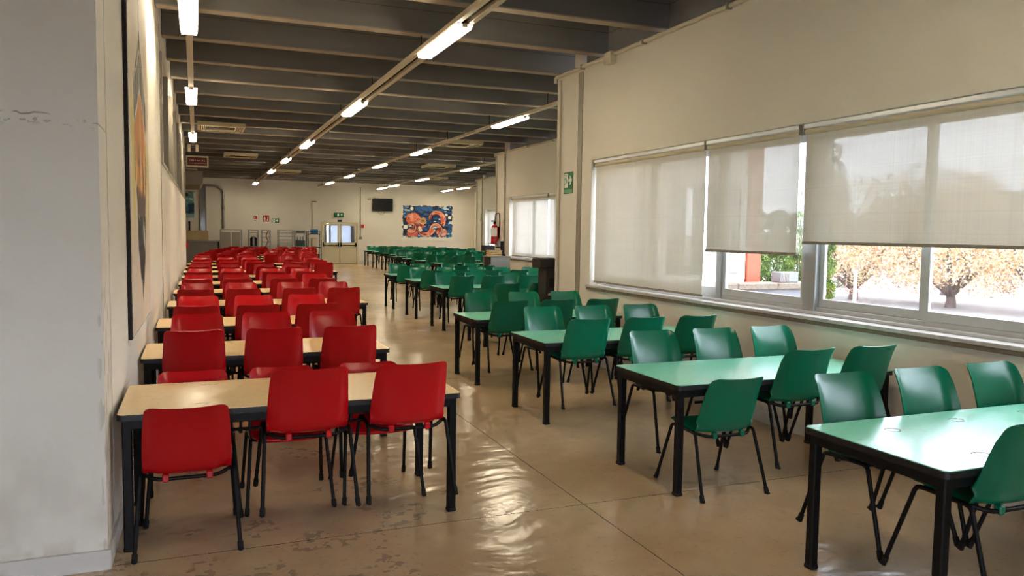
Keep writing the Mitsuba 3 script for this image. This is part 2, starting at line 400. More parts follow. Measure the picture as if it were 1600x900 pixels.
# ------------------------------------------------------------------ lamps on trunking rails
ROWS = [(-0.04, [8.35, 13.45, 19.35], -2.0, 21.5, 'left wall'), (2.53, [2.95, 8.37, 13.57, 19.68, 24.55, 29.35, 37.4], -2.0, 38.6, 'the central aisle'),
        (5.48, [13.8, 20.05, 25.0, 30.35, 35.1], 10.3, 38.6, 'the green tables'), (8.42, [24.7, 30.55, 35.45, 37.9], 20.7, 39.3, 'the third bay'), (11.75, [35.4, 38.0], 30.8, 39.4, 'the farthest bay')]
LZ = 3.70
for ri, (x, lamps, ra, rb, where) in enumerate(ROWS):
    t = thing('lamp_rail', 'pale trunking rail under the beams, %s from the left wall' % ORD[ri], 'rail')
    z0, z1 = LZ + .05, LZ + .105
    if ri == 1:
        put('strip', bbox(x - .10, x - .035, ra, rb, z0, z1, .006), M_rail, t)
        put('strip', bbox(x + .035, x + .10, ra, rb, z0, z1, .006), M_rail, t)
        put('channel', box(x - .035, x + .035, ra, rb, z1 - .015, z1 - .002), M_gap, t)
    else:
        put('strip', bbox(x - .036, x + .036, ra, rb, z0, z1, .006), M_rail, t)
    for y in [q for q in 9.27 + 1.405 * np.arange(-8, 22, 2) if ra + .1 < q < rb - .05]:
        put('hanger', box(x - .005, x + .005, y - .005, y + .005, z1 - .002, BEAMZ + .02), M_gap, t)
    for li, y in enumerate(sorted(lamps)):
        lab = 'lit fluorescent lamp on the %s rail from the left, %s from the camera' % (ORD[ri], ORD[li])
        L = thing('fluorescent_lamp', lab, 'lamp')
        h = .76
        put('housing', bbox(x - .088, x + .088, y - h, y + h, LZ + .0418, LZ + .0496, .003), M_reflector, L)
        e = {'type': 'area', 'radiance': {'type': 'rgb', 'value': [LAMP * 1.0, LAMP * 0.86, LAMP * 0.61]}}
        put('diffuser', prism([(x - .084, LZ + .0415), (x + .084, LZ + .0415), (x + .074, LZ), (x - .074, LZ)], 'y', y - h + .012, y + h - .012), M_reflector, L, emitter=e)
        for s in (-1, 1):
            put('end_cap', bbox(x - .03, x + .03, min(y + s * (h - .012), y + s * h), max(y + s * (h - .012), y + s * h), LZ + .012, LZ + .042, .003), M_rail, L)


# ------------------------------------------------------------------ chairs
def chair_meshes():
    K = np.array([(.176, .400), (.190, .412), (.192, .424), (.180, .432), (.12, .426), (.04, .414), (-.04, .403), (-.11, .399), (-.156, .407), (-.186, .430), (-.205, .472),
                  (-.217, .535), (-.234, .605), (-.254, .67), (-.276, .722), (-.300, .768)])
    KW = np.array([.190, .194, .197, .199, .203, .206, .210, .213, .215, .216, .216, .214, .210, .205, .199, .192])
    rt = .046                                             # the top corners are rounded
    tail = [1 - d / .0515 for d in (.040, .028, .018, .010, .004, .0012)]
    a, b = K[-2], K[-1]
    P = np.vstack([K[:-1]] + [[a + (b - a) * t] for t in tail] + [[b]])
    W = np.concatenate([KW[:-1], [KW[-2] + (KW[-1] - KW[-2]) * t for t in tail], [KW[-1]]])
    for i in range(len(K) - 1, len(P)):
        d = np.linalg.norm(b - P[i]); W[i] -= rt - math.sqrt(max(rt * rt - (rt - min(d, rt)) ** 2, 0))
    W[:4] -= np.array([.030, .014, .006, .001])
    nu = 19; u = np.linspace(-1, 1, nu); u = np.sign(u) * (1 - (1 - np.abs(u)) ** 1.35)
    tan = np.gradient(P, axis=0); tan[0] = P[1] - P[0]; tan[-1] = tan[-2] = b - a; tan /= np.linalg.norm(tan, axis=1, keepdims=True)
    nor = np.stack([-tan[:, 1], tan[:, 0]], 1)          # towards the sitter
    nor = np.where((nor[:, 0:1] * .5 + nor[:, 1:2]) < 0, -nor, nor)
    s = np.arange(len(P)); back = np.clip((s - 6.5) / 4.0, 0, 1); back = back * back * (3 - 2 * back)
    hip = np.exp(-((s - 8.7) / 1.35) ** 2)
    top = np.clip((s - 13.0) / 4.0, 0, 1)
    V = []
    for side in (0, 1):
        for i in range(len(P)):
            x = u * W[i]; q = np.abs(x) / .215; e = np.clip((q - .66) / .34, 0, 1) ** 1.7
            off = back[i] * (.028 * q ** 2 + (.030 - .006 * top[i]) * e) + (1 - back[i]) * (.012 * q ** 2 - .022 * np.clip((q - .82) / .18, 0, 1) ** 1.5) + hip[i] * .045 * e
            o = off - side * .0065
            V.append(np.stack([x, P[i, 0] + nor[i, 0] * o, P[i, 1] + nor[i, 1] * o], 1))
    V = np.vstack(V); n, f = len(P), []
    idx = lambda sd, i, j: (sd * n + i) * nu + j
    for i in range(n - 1):
        for j in range(nu - 1):
            a, b, c, d = idx(0, i, j), idx(0, i, j + 1), idx(0, i + 1, j + 1), idx(0, i + 1, j)
            f += [[a, b, c], [a, c, d]]
            a, b, c, d = idx(1, i, j), idx(1, i, j + 1), idx(1, i + 1, j + 1), idx(1, i + 1, j)
            f += [[a, c, b], [a, d, c]]
    ring = [(i, 0) for i in range(n)] + [(n - 1, j) for j in range(1, nu)] + [(i, nu - 1) for i in range(n - 2, -1, -1)] + [(0, j) for j in range(nu - 2, 0, -1)]
    for (a, b), (c, d) in zip(ring, ring[1:] + ring[:1]):
        f += [[idx(0, a, b), idx(0, c, d), idx(1, c, d)], [idx(0, a, b), idx(1, c, d), idx(1, a, b)]]
    shell = trimesh.Trimesh(V, np.array(f), process=False); shell.fix_normals()
    r = .0105
    rails = []
    for sx in (-1, 1):
        rails.append(tube([(sx * .222, -.105, .402), (sx * .215, .105, .405)], r))
    rails.append(tube(bez([(-.222, -.10, .402), (-.15, -.172, .381), (.15, -.172, .381), (.222, -.10, .402)], 4), r))
    rails.append(tube(bez([(-.215, .10, .405), (-.14, .125, .400), (.14, .125, .400), (.215, .10, .405)], 4), r))
    legs, caps = [], []
    for sy in (1, -1):
        for sx in (-1, 1):
            zt = .405 if sy > 0 else .402; xt = .215 if sy > 0 else .222
            top, foot = np.array([sx * xt, sy * .08, zt]), np.array([sx * .250, sy * .265, .004])
            bend = np.array([sx * (xt + .004), sy * .135, zt])
            legs.append(tube(bez([top, bend, foot], 6, .05), r))
            d = (bend - foot) / np.linalg.norm(bend - foot)
            q = foot + np.array([0, 0, .0])
            caps.append(cat([tube([foot - d * .004, foot + d * .038], .0145, 8), bbox(foot[0] - .010, foot[0] + .010, foot[1] - .002, foot[1] + sy * .022, 0, .014, .004)]))
    lugs = [bbox(x - .016, x + .016, -.188, -.152, .367, .408, .006) for x in (-.105, .105)]
    return shell, cat(rails), legs, caps, lugs


_sh, _ra, _le, _ca, _lu = chair_meshes()
D_shell = ply(_sh, None, 35); D_rail = ply(_ra, M_black, 50); D_leg = [ply(m, M_black, 50) for m in _le]; D_cap = [ply(m, M_rubber, 30) for m in _ca]; D_lug = [ply(m, None, 20) for m in _lu]
LIFT = 0.165          # the chairs hang with their frames on the rail under the table


def chair(color, x, y, rz, label, near=True, z=0.0, group=None):
    t = thing('dining_chair', label, 'chair', group)
    to = T().translate([float(x), float(y), float(z)]).rotate([0, 0, 1], float(rz))
    m = (M_red if color == 'red' else M_green)[random.choice((0, 0, 1, 2))]
    s = put('seat_shell', D_shell, m, t, to=to)
    if near:
        for q in D_lug: put('clip', q, m, s, to=to)
    put('seat_frame', D_rail, None, t, to=to, label='black tubular frame under the seat')
    for i in range(4):
        l = put('leg', D_leg[i], None, t, to=to)
        if near: put('foot_cap', D_cap[i], None, l, to=to)
    return t


# ------------------------------------------------------------------ tables
def rounded_rect(x0, x1, y0, y1, r, n=5):
    pts = []
    for cx, cy, a in ((x1 - r, y1 - r, 0), (x0 + r, y1 - r, 90), (x0 + r, y0 + r, 180), (x1 - r, y0 + r, 270)):
        for t in np.linspace(0, 90, n): pts.append((cx + r * math.cos(math.radians(a + t)), cy + r * math.sin(math.radians(a + t))))
    return np.array(pts)


TH, TD = .72, .81


def table_dicts(L):
    W = TD; d = {}
    d['tabletop'] = prism(rounded_rect(.003, L - .003, .003, W - .003, .03), 'z', TH - .006, TH)
    d['edge_band'] = prism(rounded_rect(0, L, 0, W, .032), 'z', TH - .034, TH - .0045)
    d['apron'] = cat([bbox(.05, L - .05, .022, .046, TH - .085, TH - .034), bbox(.05, L - .05, W - .046, W - .022, TH - .085, TH - .034),
                      bbox(.022, .046, .05, W - .05, TH - .085, TH - .034), bbox(L - .046, L - .022, .05, W - .05, TH - .085, TH - .034)])
    hz = .400 + .165 - .0215
    xp = .645
    d['chair_rail'] = cat([tube([(.30, yy, hz), (L - .30, yy, hz)], .0095, 8) for yy in (.240, W - .240)] +
                          [bbox(xx - .008, xx + .008, yy - .010, yy + .010, hz - .004, TH - .034, .002) for yy in (.240, W - .240) for xx in ((.65, 1.215) if L > 1.5 else (L / 2,))])
    legs, feet = [], []
    for xx, yy in ((.045, .045), (L - .045, .045), (.045, W - .045), (L - .045, W - .045)):
        legs.append(bbox(xx - .0235, xx + .0235, yy - .0235, yy + .0235, .012, TH - .034, .006)); feet.append(bbox(xx - .026, xx + .026, yy - .026, yy + .026, 0, .022, .005))
    return d, legs, feet


TAB = {}
for L in (1.82, 1.21):
    d, legs, feet = table_dicts(L)
    TAB[L] = ({k: ply(v, {'tabletop': None, 'edge_band': M_edge}.get(k, M_black) or None, 30) for k, v in d.items()}, [ply(m, M_black, 20) for m in legs], [ply(m, M_rubber, 20) for m in feet])


def table(color, x0, y0, L, label, rz=0.0):
    t = thing('dining_table', label, 'table')
    to = T().translate([float(x0), float(y0), 0.0]).rotate([0, 0, 1], float(rz))
    d, legs, feet = TAB[L]
    for k, v in d.items():
        put(k, v, (M_beige if color == 'red' else M_greenlam) if k == 'tabletop' else None, t, to=to)
    for a, b in zip(legs, feet):
        l = put('leg', a, None, t, to=to); put('foot_cap', b, None, l, to=to)
    return t


def chair_row(color, tables, y0, row, n_rows_word, skip=(), jit=.005, skip_p=0.0, near=True, stand=()):
    """hung chairs along both sides of a row of tables [(x0, L)]"""
    xs = []
    for x0, L in tables:
        xs += [x0 + o for o in ((.37, .93, 1.49) if L > 1.5 else (.325, .882))]
    tint = 'beige' if color == 'red' else 'green'
    shift = [random.uniform(-jit, jit) for _ in xs]
    for side in (0, 1):
        for i, x in enumerate(xs):
            if (side, i) in skip or random.random() < skip_p: continue
            st = (side, i) in stand
            z = 0 if st else LIFT
            lab = '%s plastic chair, %s from left, %s side of the %s %s table row from camera' % (color, ORD[i], ('near', 'far')[side], ORD[row], tint)
            dx = shift[i]
            if side == 0: chair(color, x - .007 + dx, y0 + .122, random.uniform(-.25, .25), lab, near, z)
            else: chair(color, x + .018 + dx, y0 + TD - .122, 180 + random.uniform(-.25, .25), lab, near, z)


def row_of_tables(color, y0, tables, row, where):
    tint, side = ('beige-topped', 'left wall') if color == 'red' else ('green-topped', 'windows')
    out = []
    for i, (x0, L) in enumerate(tables):
        if len(tables) == 1: lab = '%s black-legged table, %s from the camera along the %s' % (tint, ORD[row], side)
        else: lab = '%s black-legged table, %s from left in the %s %s row from camera' % (tint, ORD[i], ORD[row], 'beige' if color == 'red' else 'green')
        out.append(table(color, x0, y0, L, lab))
    return out


red_rows = [(4.32, [(-.385, 1.82)]), (6.14, [(-.385, 1.82)]), (8.05, [(-.370, 1.82)]), (10.20, [(-.34, 1.21), (.88, 1.21)]), (12.25, [(-.315, 1.21), (.905, 1.21)]),
            (14.2, [(-.29, 1.21), (.94, 1.21)]), (16.15, [(-.275, 1.21), (.97, 1.21)]), (18.1, [(-.27, 1.82), (1.80, 1.21)]), (20.05, [(-.25, 1.82), (1.88, 1.21)]),
            (22.0, [(-.24, 1.82), (2.0, 1.21)]), (23.95, [(-.15, 1.82), (1.70, 1.82)]), (25.9, [(0.05, 1.82), (1.92, 1.82)]), (27.85, [(.2, 1.82), (2.1, 1.82)]),
            (29.8, [(.45, 1.82), (2.4, 1.82)]), (31.75, [(.8, 1.82), (2.75, 1.82)]), (33.7, [(1.05, 1.82), (3.0, 1.82)])]
for r, (y, tabs) in enumerate(red_rows):
    tk = row_of_tables('red', y, tabs, r, '')
    if r == 0:
        first_table = tk[0]
        chair('red', -.056, 4.455, 0, 'low red plastic chair standing on the floor, wall end of the nearest beige table', True)
        chair('red', .552, 4.442, -.2, 'red plastic chair at the middle of the nearest beige table, back towards the camera', True, LIFT)
        chair('red', 1.108, 4.442, .2, 'red plastic chair at the aisle end of the nearest beige table, back to camera', True, LIFT)
        for i, x in enumerate((-.030, .502, 1.062)):
            chair('red', x, 4.94, 180, 'red plastic chair on the far side of the nearest beige table, %s from left wall' % ORD[i], True)
    else:
        chair_row('red', tabs, y, r, '', near=r < 4, skip_p=0 if r < 7 else .07)

green_rows = [(2.21, [(2.80, 1.82)]), (4.09, [(2.785, 1.82)]), (6.07, [(2.765, 1.82)]), (7.90, [(2.775, 1.82)]),
              (10.55, [(3.83, 1.21), (5.05, 1.21)]), (12.5, [(3.80, 1.21), (5.02, 1.21), (6.24, 1.21)]), (14.4, [(3.83, 1.21), (5.05, 1.21), (6.27, 1.21)]), (16.35, [(3.85, 1.21), (5.07, 1.21)]),
              (22.3, [(6.65, 1.82), (8.5, 1.82)]), (24.25, [(6.65, 1.82), (8.5, 1.82)]), (26.1, [(6.68, 1.82), (8.55, 1.82)]), (28.0, [(6.75, 1.82), (8.6, 1.82)]),
              (30.6, [(7.3, 1.82), (9.2, 1.82)]), (32.7, [(7.4, 1.82), (9.3, 1.82), (11.2, 1.82)]), (34.8, [(7.45, 1.82), (9.35, 1.82)]), (36.9, [(7.5, 1.82), (9.4, 1.82)])]
for r, (y, tabs) in enumerate(green_rows):
    tk = row_of_tables('green', y, tabs, r, '')
    if r == 1:
        chair_row('green', tabs, y, r, '', skip=[(0, 0)])
        chair('green', 3.155, 4.235, 0, 'low green plastic chair standing on the floor at the aisle end of second green table', True)
    else:
        chair_row('green', tabs, y, r, '', near=r < 5, skip_p=0 if r < 7 else .10, stand=[(1, 0), (1, 1)] if r == 4 else ())
    if r == 0: g0 = tk[0]


# worn rings and scratches left on two of the table tops
def ring(cx, cy, r, a0, a1, w=.006, z=TH + .0006):
    a = np.radians(np.linspace(a0, a1, 9)); v = []
    for q in a: v += [(cx + r * math.cos(q), cy + r * .8 * math.sin(q), z), (cx + (r - w) * math.cos(q), cy + (r - w) * .8 * math.sin(q), z)]
    f = []
    for i in range(8): f += [[2 * i, 2 * i + 1, 2 * i + 3], [2 * i, 2 * i + 3, 2 * i + 2]]
    return trimesh.Trimesh(v, f, process=False)


for cx, cy in ((3.16, 2.80), (3.66, 2.85), (3.18, 2.35), (4.2, 2.86)):
    put('worn_mark', cat([ring(cx, cy, .045, 20, 150), ring(cx, cy, .045, 190, 300), ring(cx + .012, cy, .028, -60, 60)]), M_mark, g0)
for cx, cy in ((.02, 5.00), (-.03, 4.47)):
    put('worn_mark', cat([ring(cx + .03 * i, cy, .02, 30 * i, 30 * i + 120, .004) for i in range(4)]), M_mark, first_table)


# ------------------------------------------------------------------ things on the right-hand walls
def flat(poly, o, u, v, t=.002):
    """a flat piece: polygon (a,b) at o + a*u + b*v, extruded by t along u x v"""
    from shapely.geometry import Polygon
    m = trimesh.creation.extrude_polygon(Polygon(poly), t, engine='earcut')
    u, v, o = (np.array(q, float) for q in (u, v, o)); w = np.cross(u, v)
    M = np.eye(4); M[:3, 0], M[:3, 1], M[:3, 2], M[:3, 3] = u, v, w, o
    m.apply_transform(M); return m


def rect(a, b, c, d): return [(a, c), (b, c), (b, d), (a, d)]


ARROW = [(0, .42), (.45, .42), (.25, .18), (.48, .18), (.95, .52), (.48, .86), (.25, .86), (.45, .62), (0, .62)]
MAN = [[(.46, .80), (.56, .80), (.60, .88), (.53, .95), (.45, .91)], [(.30, .72), (.52, .76), (.60, .50), (.44, .44)], [(.44, .48), (.60, .50), (.78, .34), (.72, .28), (.56, .38)],
       [(.44, .50), (.52, .46), (.40, .28), (.12, .20), (.10, .26), (.34, .34)], [(.34, .72), (.14, .60), (.16, .54), (.38, .64)], [(.52, .72), (.74, .56), (.70, .51), (.52, .64)]]


def exit_sign(o, u, v, w, h, label, band=.0):
    o, u, v = (np.array(q, float) for q in (o, u, v)); n = np.cross(u, v)
    t = thing('exit_sign', label, 'sign')
    put('plate', flat(rect(0, w, 0, h), o, u, v, .004), M_signgreen, t)
    hb = h * band; hh = h - hb; o2 = o + n * .004
    if band: put('caption_band', flat(rect(w * .03, w * .97, h * .03, hb * .9), o2, u, v, .001), mat('caption_green%d' % len(scene), (96, 150, 112), .5), t)
    d0, d1 = w * .08, w * .44
    put('doorway', flat(rect(d0, d1, hb + hh * .08, hb + hh * .92), o2, u, v, .001), M_signwhite, t)
    put('running_figure', cat([flat([(d0 + (d1 - d0) * a, hb + hh * (.08 + .84 * b)) for a, b in q], o2 + n * .001, u, v, .001) for q in MAN]), M_signgreen, t)
    put('arrow', flat([(w * .52 + w * .42 * a, hb + hh * (.08 + .84 * b)) for a, b in ARROW], o2, u, v, .001), M_signwhite, t)
    return t


exit_sign((4.688, 9.74, 2.20), (0, -1, 0), (0, 0, 1), .27, .29, 'green exit sign with running figure and arrow on the near wall beside the window', .22)
exit_sign((10.698, 29.98, 2.12), (0, -1, 0), (0, 0, 1), .26, .27, 'small green exit sign high on the far bay pillar beyond the extinguisher', .2)
for bi, (y0, y1, X) in enumerate(BAYX[1:4]):
    w = ['near', 'second', 'third'][bi]
    yy = y1 - .72
    solo('wall_strip', bbox(X - .012, X, yy - .06, yy + .06, .1, TOPZ - .04, .003), M_greystrip, 'flat grey joint strip running down the %s bay wall beside its window' % w, 'strip')
    px = X - .03; yp = y1 - .13
    solo('downpipe', tube([(px, yp, .02), (px, yp, TOPZ - .05)], .022, 10), M_pipe, 'thin cream pipe down the outer corner of the %s bay wall' % w, 'pipe', smooth=40)
    ye = -3 if bi == 0 else y1 - 4.6
    t = thing('wall_pipe', 'cream pipe along the top edge of the %s bay wall' % w, 'pipe')
    put('run', tube(bez([(px, y1 + .02, TOPZ - .06), (px, y1 + .02, TOPZ + .01), (px, y1 - .3, TOPZ + .01), (px, ye, TOPZ + .01)], 5, .05), .022, 10), M_pipe, t, 40)
    for k in range(6 if bi == 0 else 3):
        yk = y1 - .8 - k * 1.5
        if yk > ye: put('clamp', bbox(px - .03, X + .02, yk - .015, yk + .015, TOPZ - .02, TOPZ + .04), M_greystrip, t)
solo('junction_box', bbox(4.60, 4.69, 8.36, 8.52, 3.70, 3.84, .008), M_pipe, 'small cream junction box on the pipe at the top of the near wall', 'box')
solo('card', bbox(4.70, 4.80, 8.74, 8.86, SILL, SILL + .006, .001), M_white, 'white card lying at the far end of the near window sill', 'card')

# two dark stands with an overhanging head
for nm, x, y, z in (('dark brown bin stand with overhanging head at the corner of the near wall', 4.585, 10.06, 1.31), ('dark brown bin stand with overhanging head by the far pillar, below the extinguisher', 7.13, 19.35, 1.32)):
    t = thing('bin_stand', nm, 'bin')
    w = .18
    put('body', bbox(x, x + w, y, y + .28, 0.03, z - .13, .008), M_dark, t)
    put('head', bbox(x - .10, x + w + .004, y - .012, y + .29, z - .145, z, .014), M_dark, t)
    put('slot', bbox(x + .04, x + w - .04, y - .004, y + .02, z - .42, z - .28, .004), M_rubber, t)
    put('door', bbox(x + .012, x + w - .012, y - .010, y + .002, .08, z - .46, .004), M_dark, t)
    put('latch', bbox(x + .03, x + .065, y - .016, y - .009, z - .53, z - .50, .003), M_alu, t)
    for a_ in (x + .02, x + w - .05):
        for b_ in (y + .02, y + .23): put('foot', box(a_, a_ + .03, b_, b_ + .03, 0, .03), M_rubber, t)

# fire extinguisher on the second pillar
ex, ey = 7.575, 20.06
t = thing('fire_extinguisher', 'red fire extinguisher hung on the second pillar between two window bays', 'extinguisher')
put('cylinder', trimesh.creation.revolve(np.array([(0, 1.34), (.085, 1.345), (.1, 1.37), (.1, 1.78), (.085, 1.83), (.05, 1.86), (.03, 1.87), (.03, 1.90), (0, 1.90)]), sections=24).apply_translation((ex, ey, 0)), M_extred, t, 40)
put('valve', cat([bbox(ex - .03, ex + .03, ey - .03, ey + .03, 1.895, 1.95, .008), bbox(ex - .10, ex + .03, ey - .012, ey + .012, 1.95, 1.965, .004), bbox(ex - .10, ex + .02, ey - .012, ey + .012, 1.985, 2.0, .004)]), M_black, t)
put('hose', tube(bez([(ex, ey - .02, 1.93), (ex - .02, ey - .08, 2.16), (ex + .10, ey - .10, 2.20), (ex + .11, ey - .09, 1.9), (ex + .105, ey - .06, 1.5)], 6, .1), .011, 8), M_black, t, 50)
a = np.radians(np.linspace(150, 290, 12)); lab = []
for q in a: lab += [(ex + .1012 * math.cos(q), ey + .1012 * math.sin(q), 1.56), (ex + .1012 * math.cos(q), ey + .1012 * math.sin(q), 1.80)]
ff = []
for i in range(11): ff += [[2 * i, 2 * i + 2, 2 * i + 3], [2 * i, 2 * i + 3, 2 * i + 1]]
put('label', trimesh.Trimesh(lab, ff, process=False), M_signwhite, t, label='white instruction label')
put('bracket', bbox(ex + .09, 7.70, ey - .05, ey + .05, 1.52, 1.82, .004), M_black, t)

# serving trolley with crate and dispenser by the second bay window
t = thing('side_trolley', 'steel side trolley carrying a wooden crate near the second bay window', 'trolley')
sx, sy = 6.60, 17.75
put('top', bbox(sx, sx + .54, sy, sy + .6, 1.06, 1.09, .006), M_steel, t)
put('side_panel', bbox(sx + .02, sx + .52, sy + .01, sy + .03, .45, 1.06), M_steel, t)
for a_, b_ in ((.02, .02), (.49, .02), (.02, .55), (.49, .55)): put('leg', bbox(sx + a_, sx + a_ + .03, sy + b_, sy + b_ + .03, 0, 1.06), M_steel, t)
put('shelf', bbox(sx + .02, sx + .52, sy + .04, sy + .58, .3, .33), M_steel, t)
t = thing('wooden_crate', 'pale wooden crate with produce on the side trolley', 'crate')
cx, cy = sx + .01, sy + .02
for i in range(3):
    z = 1.09 + i * .05
    put('slat', cat([box(cx, cx + .30, cy, cy + .01, z, z + .04), box(cx, cx + .30, cy + .29, cy + .30, z, z + .04), box(cx, cx + .01, cy, cy + .30, z, z + .04), box(cx + .29, cx + .30, cy, cy + .30, z, z + .04)]), M_wood, t)
put('base', box(cx, cx + .30, cy, cy + .3, 1.09, 1.10), M_wood, t)
M_veg = mat('produce', proc(lambda p, n, uv: mix(C3(120, 130, 60), C3(196, 130, 70), smoothstep(.35, .65, noise(p.x * 14, p.y * 14, p.z * 14)))), .5)
for i, (a_, b_) in enumerate(((.065, .07), (.175, .07), (.065, .19), (.235, .17))):
    r = .052; m = trimesh.creation.icosphere(2, r); m.apply_translation((cx + a_, cy + b_, 1.1525))
    solo('fruit', m, M_veg, 'round fruit heaped in the pale wooden crate on the side trolley', 'fruit', 'fruit in the wooden crate', True)
t = thing('drink_dispenser', 'dark drink dispenser with tall column on the side trolley', 'dispenser')
dx, dy = sx + .325, sy + .33
put('base', bbox(dx, dx + .20, dy, dy + .2, 1.09, 1.13, .006), M_black, t)
put('column', bbox(dx + .12, dx + .19, dy + .08, dy + .16, 1.12, 1.45, .01), M_black, t)
put('arm', bbox(dx - .02, dx + .19, dy + .09, dy + .15, 1.28, 1.31, .006), M_black, t)
put('cup', tube([(dx + .06, dy + .12, 1.31), (dx + .06, dy + .12, 1.45)], [.035, .05], 12), M_steel, t)

# ------------------------------------------------------------------ left wall: mural panel, sign, call point
def mural_left(p, n, uv):
    y, z = p.y - 6.43, p.z
    c = mix(C3(216, 200, 176), C3(226, 212, 192), fbm(p.y * 3, z * 3, 1.0, 3))
    wob = (fbm(p.y * 5, z * 4, 2.0, 3) - .5) * .16
    band = smoothstep(1.55, 1.85, z + wob) * (1 - smoothstep(2.42, 2.62, z))
    yellow = dr.exp(-dr.square((y + .70 - .12 * (2.3 - z)) / .11)) + dr.exp(-dr.square((y - .78) / .10)) * (1 - smoothstep(2.2, 2.4, z))
    c = mix(c, C3(214, 196, 44), dr.clip(yellow * band, 0, 1) * .85)
    hw = .58 * (1 - smoothstep(2.55, 3.14, z)) * smoothstep(1.72, 2.3, z) + (.40 * smoothstep(1.02, 1.62, z) - .02) * (1 - smoothstep(1.72, 2.0, z)) + .30 * smoothstep(1.72, 2.0, z) * (1 - smoothstep(2.0, 2.5, z))
    hw = dr.minimum(hw, .56)
    edge = dr.abs(y + .4 * wob)
    inside = (1 - smoothstep(hw - .02, hw + .02, edge)) * smoothstep(1.06, 1.10, z)
    streak = smoothstep(.35, .65, noise(y * 16, z * 3, 3.0))
    grey = mix(C3(66, 62, 58), C3(150, 142, 130), streak)
    bullet = mix(C3(34, 33, 34), C3(168, 164, 160), smoothstep(.52, .75, noise(y * 8 + 3 * noise(z * 5, 1.0), z * 5, 6.0)))
    orange = mix(C3(206, 132, 66), C3(226, 176, 92), smoothstep(.3, .7, noise(y * 6, z * 3, 4.0)))
    orange = mix(orange, C3(108, 74, 58), smoothstep(.45, .62, fbm(y * 9, z * 6, 4.0, 3)) * (1 - smoothstep(2.0, 2.4, z)))
    zc = z + .55 * edge                                   # the chevrons point up
    body = mix(orange, grey, smoothstep(2.66, 2.69, zc))
    body = mix(body, C3(232, 222, 208), dr.exp(-dr.square((zc - 2.67) / .018)) + .7 * dr.exp(-dr.square((zc - 2.95) / .014)))
    body = mix(C3(92, 66, 54), body, smoothstep(1.86, 1.98, z))
    body = mix(bullet, body, smoothstep(1.73, 1.76, z))
    c = mix(c, body, inside)
    line = dr.exp(-dr.square((edge - hw) / .016)) * smoothstep(1.1, 1.15, z) * (1 - smoothstep(3.05, 3.12, z))
    c = mix(c, C3(60, 52, 46), line * .6)
    chain = dr.exp(-dr.square((dr.abs(y) - .03 - .02 * dr.sin(z * 60)) / .012)) * smoothstep(3.1, 3.15, z)
    return mix(c, C3(120, 100, 80), chain * .6)


M_mural1 = mat('mural_left', proc(mural_left), .6)
t = thing('mural_panel', 'tall painted panel of a grey and orange spindle on yellow, on the left wall', 'painting')


def lpanel(y0, y1, z0, z1, t0, t1):
    a, b = left_x(y0), left_x(y1)
    return trimesh.convex.convex_hull(np.array([[a + q, y0, z] for q in (t0, t1) for z in (z0, z1)] + [[b + q, y1, z] for q in (t0, t1) for z in (z0, z1)]))


put('painted_face', lpanel(5.49, 7.27, .96, 3.88, .024, .028), M_mural1, t)
put('board', lpanel(5.46, 7.28, .95, 3.89, .001, .0239), M_panel, t, label='dark edge of the board')
solo('wall_seam', lpanel(10.0, 10.03, .1, 4.0, .0005, .004), M_greystrip, 'thin vertical seam in the left wall before the high windows', 'seam')
bx = left_x(23.1)
t = thing('hanging_sign', 'brown sign in a cream frame hung at the end of the left wall', 'sign')
put('frame', cat([bbox(bx + .03, bx + .60, 22.98, 23.04, 3.58, 3.62), bbox(bx + .03, bx + .60, 22.98, 23.04, 3.32, 3.36), bbox(bx + .03, bx + .07, 22.98, 23.04, 3.32, 3.62), bbox(bx + .56, bx + .60, 22.98, 23.04, 3.32, 3.62)]), M_pipe, t)
put('board', bbox(bx + .06, bx + .57, 22.99, 23.03, 3.35, 3.59), M_brown, t)
rr = random.Random(3); st = []
for row, (zz, hh) in enumerate(((3.475, .05), (3.41, .02))):
    xq = bx + .11
    while xq < bx + .50:
        wq = rr.uniform(.02, .06); st.append(box(xq, xq + wq, 22.987, 22.9895, zz, zz + hh * rr.uniform(.5, 1))); xq += wq + rr.uniform(.008, .03)
put('faded_lettering', cat(st), mat('faded_text', (176, 140, 132), .6), t)
put('bracket', bbox(bx - .01, bx + .05, 23.0, 23.02, 3.45, 3.48), M_pipe, t)
solo('call_point', bbox(left_x(23) + .0, left_x(23) + .06, 22.92, 23.06, 1.14, 1.28, .008), M_signred, 'small red call point box at the end of the left wall', 'box')
t = thing('rail_speaker', 'small twin cream box on the first lamp rail above the brown sign', 'box')
for s in (-1, 1): put('box', bbox(-.04 + s * .09 - .035, -.04 + s * .09 + .035, 21.0, 21.1, 3.55, 3.735, .01), M_rail, t)
put('bar', bbox(-.16, .08, 21.04, 21.06, 3.73, 3.748), M_gap, t)

# ------------------------------------------------------------------ kitchen end behind the left wall
t = thing('extractor_hood', 'grey rounded extractor hood under the beams behind the brown sign', 'hood')
prof = [(-2.6, 3.42), (.22, 3.42), (.22, 3.16)] + [(.08 + .14 * math.cos(q), 3.14 + .14 * math.sin(q)) for q in np.radians([0, -30, -60, -90])] + [(-2.6, 3.0)]
put('canopy', prism(prof, 'y', 26.0, 29.5), M_hood, t, 20)
for k in range(2): put('duct', tube([(-2.4, 25.7 + k * .25, 3.52 + k * .1), (-.9, 25.7 + k * .25, 3.52 + k * .1), (.05, 25.9 + k * .25, 3.47 + k * .08)], .06, 10), M_steel, t, 40)
put('hanger', cat([box(-.4, -.38, 27, 27.02, 3.4, 4.05), box(.1, .12, 27.7, 27.72, 3.4, 4.05)]), M_gap, t)
t = thing('serving_counter', 'steel serving counter with pale back panel at the far left', 'counter')
put('top', bbox(-2.5, .92, 34.6, 35.3, 1.12, 1.17, .01), M_steel, t)
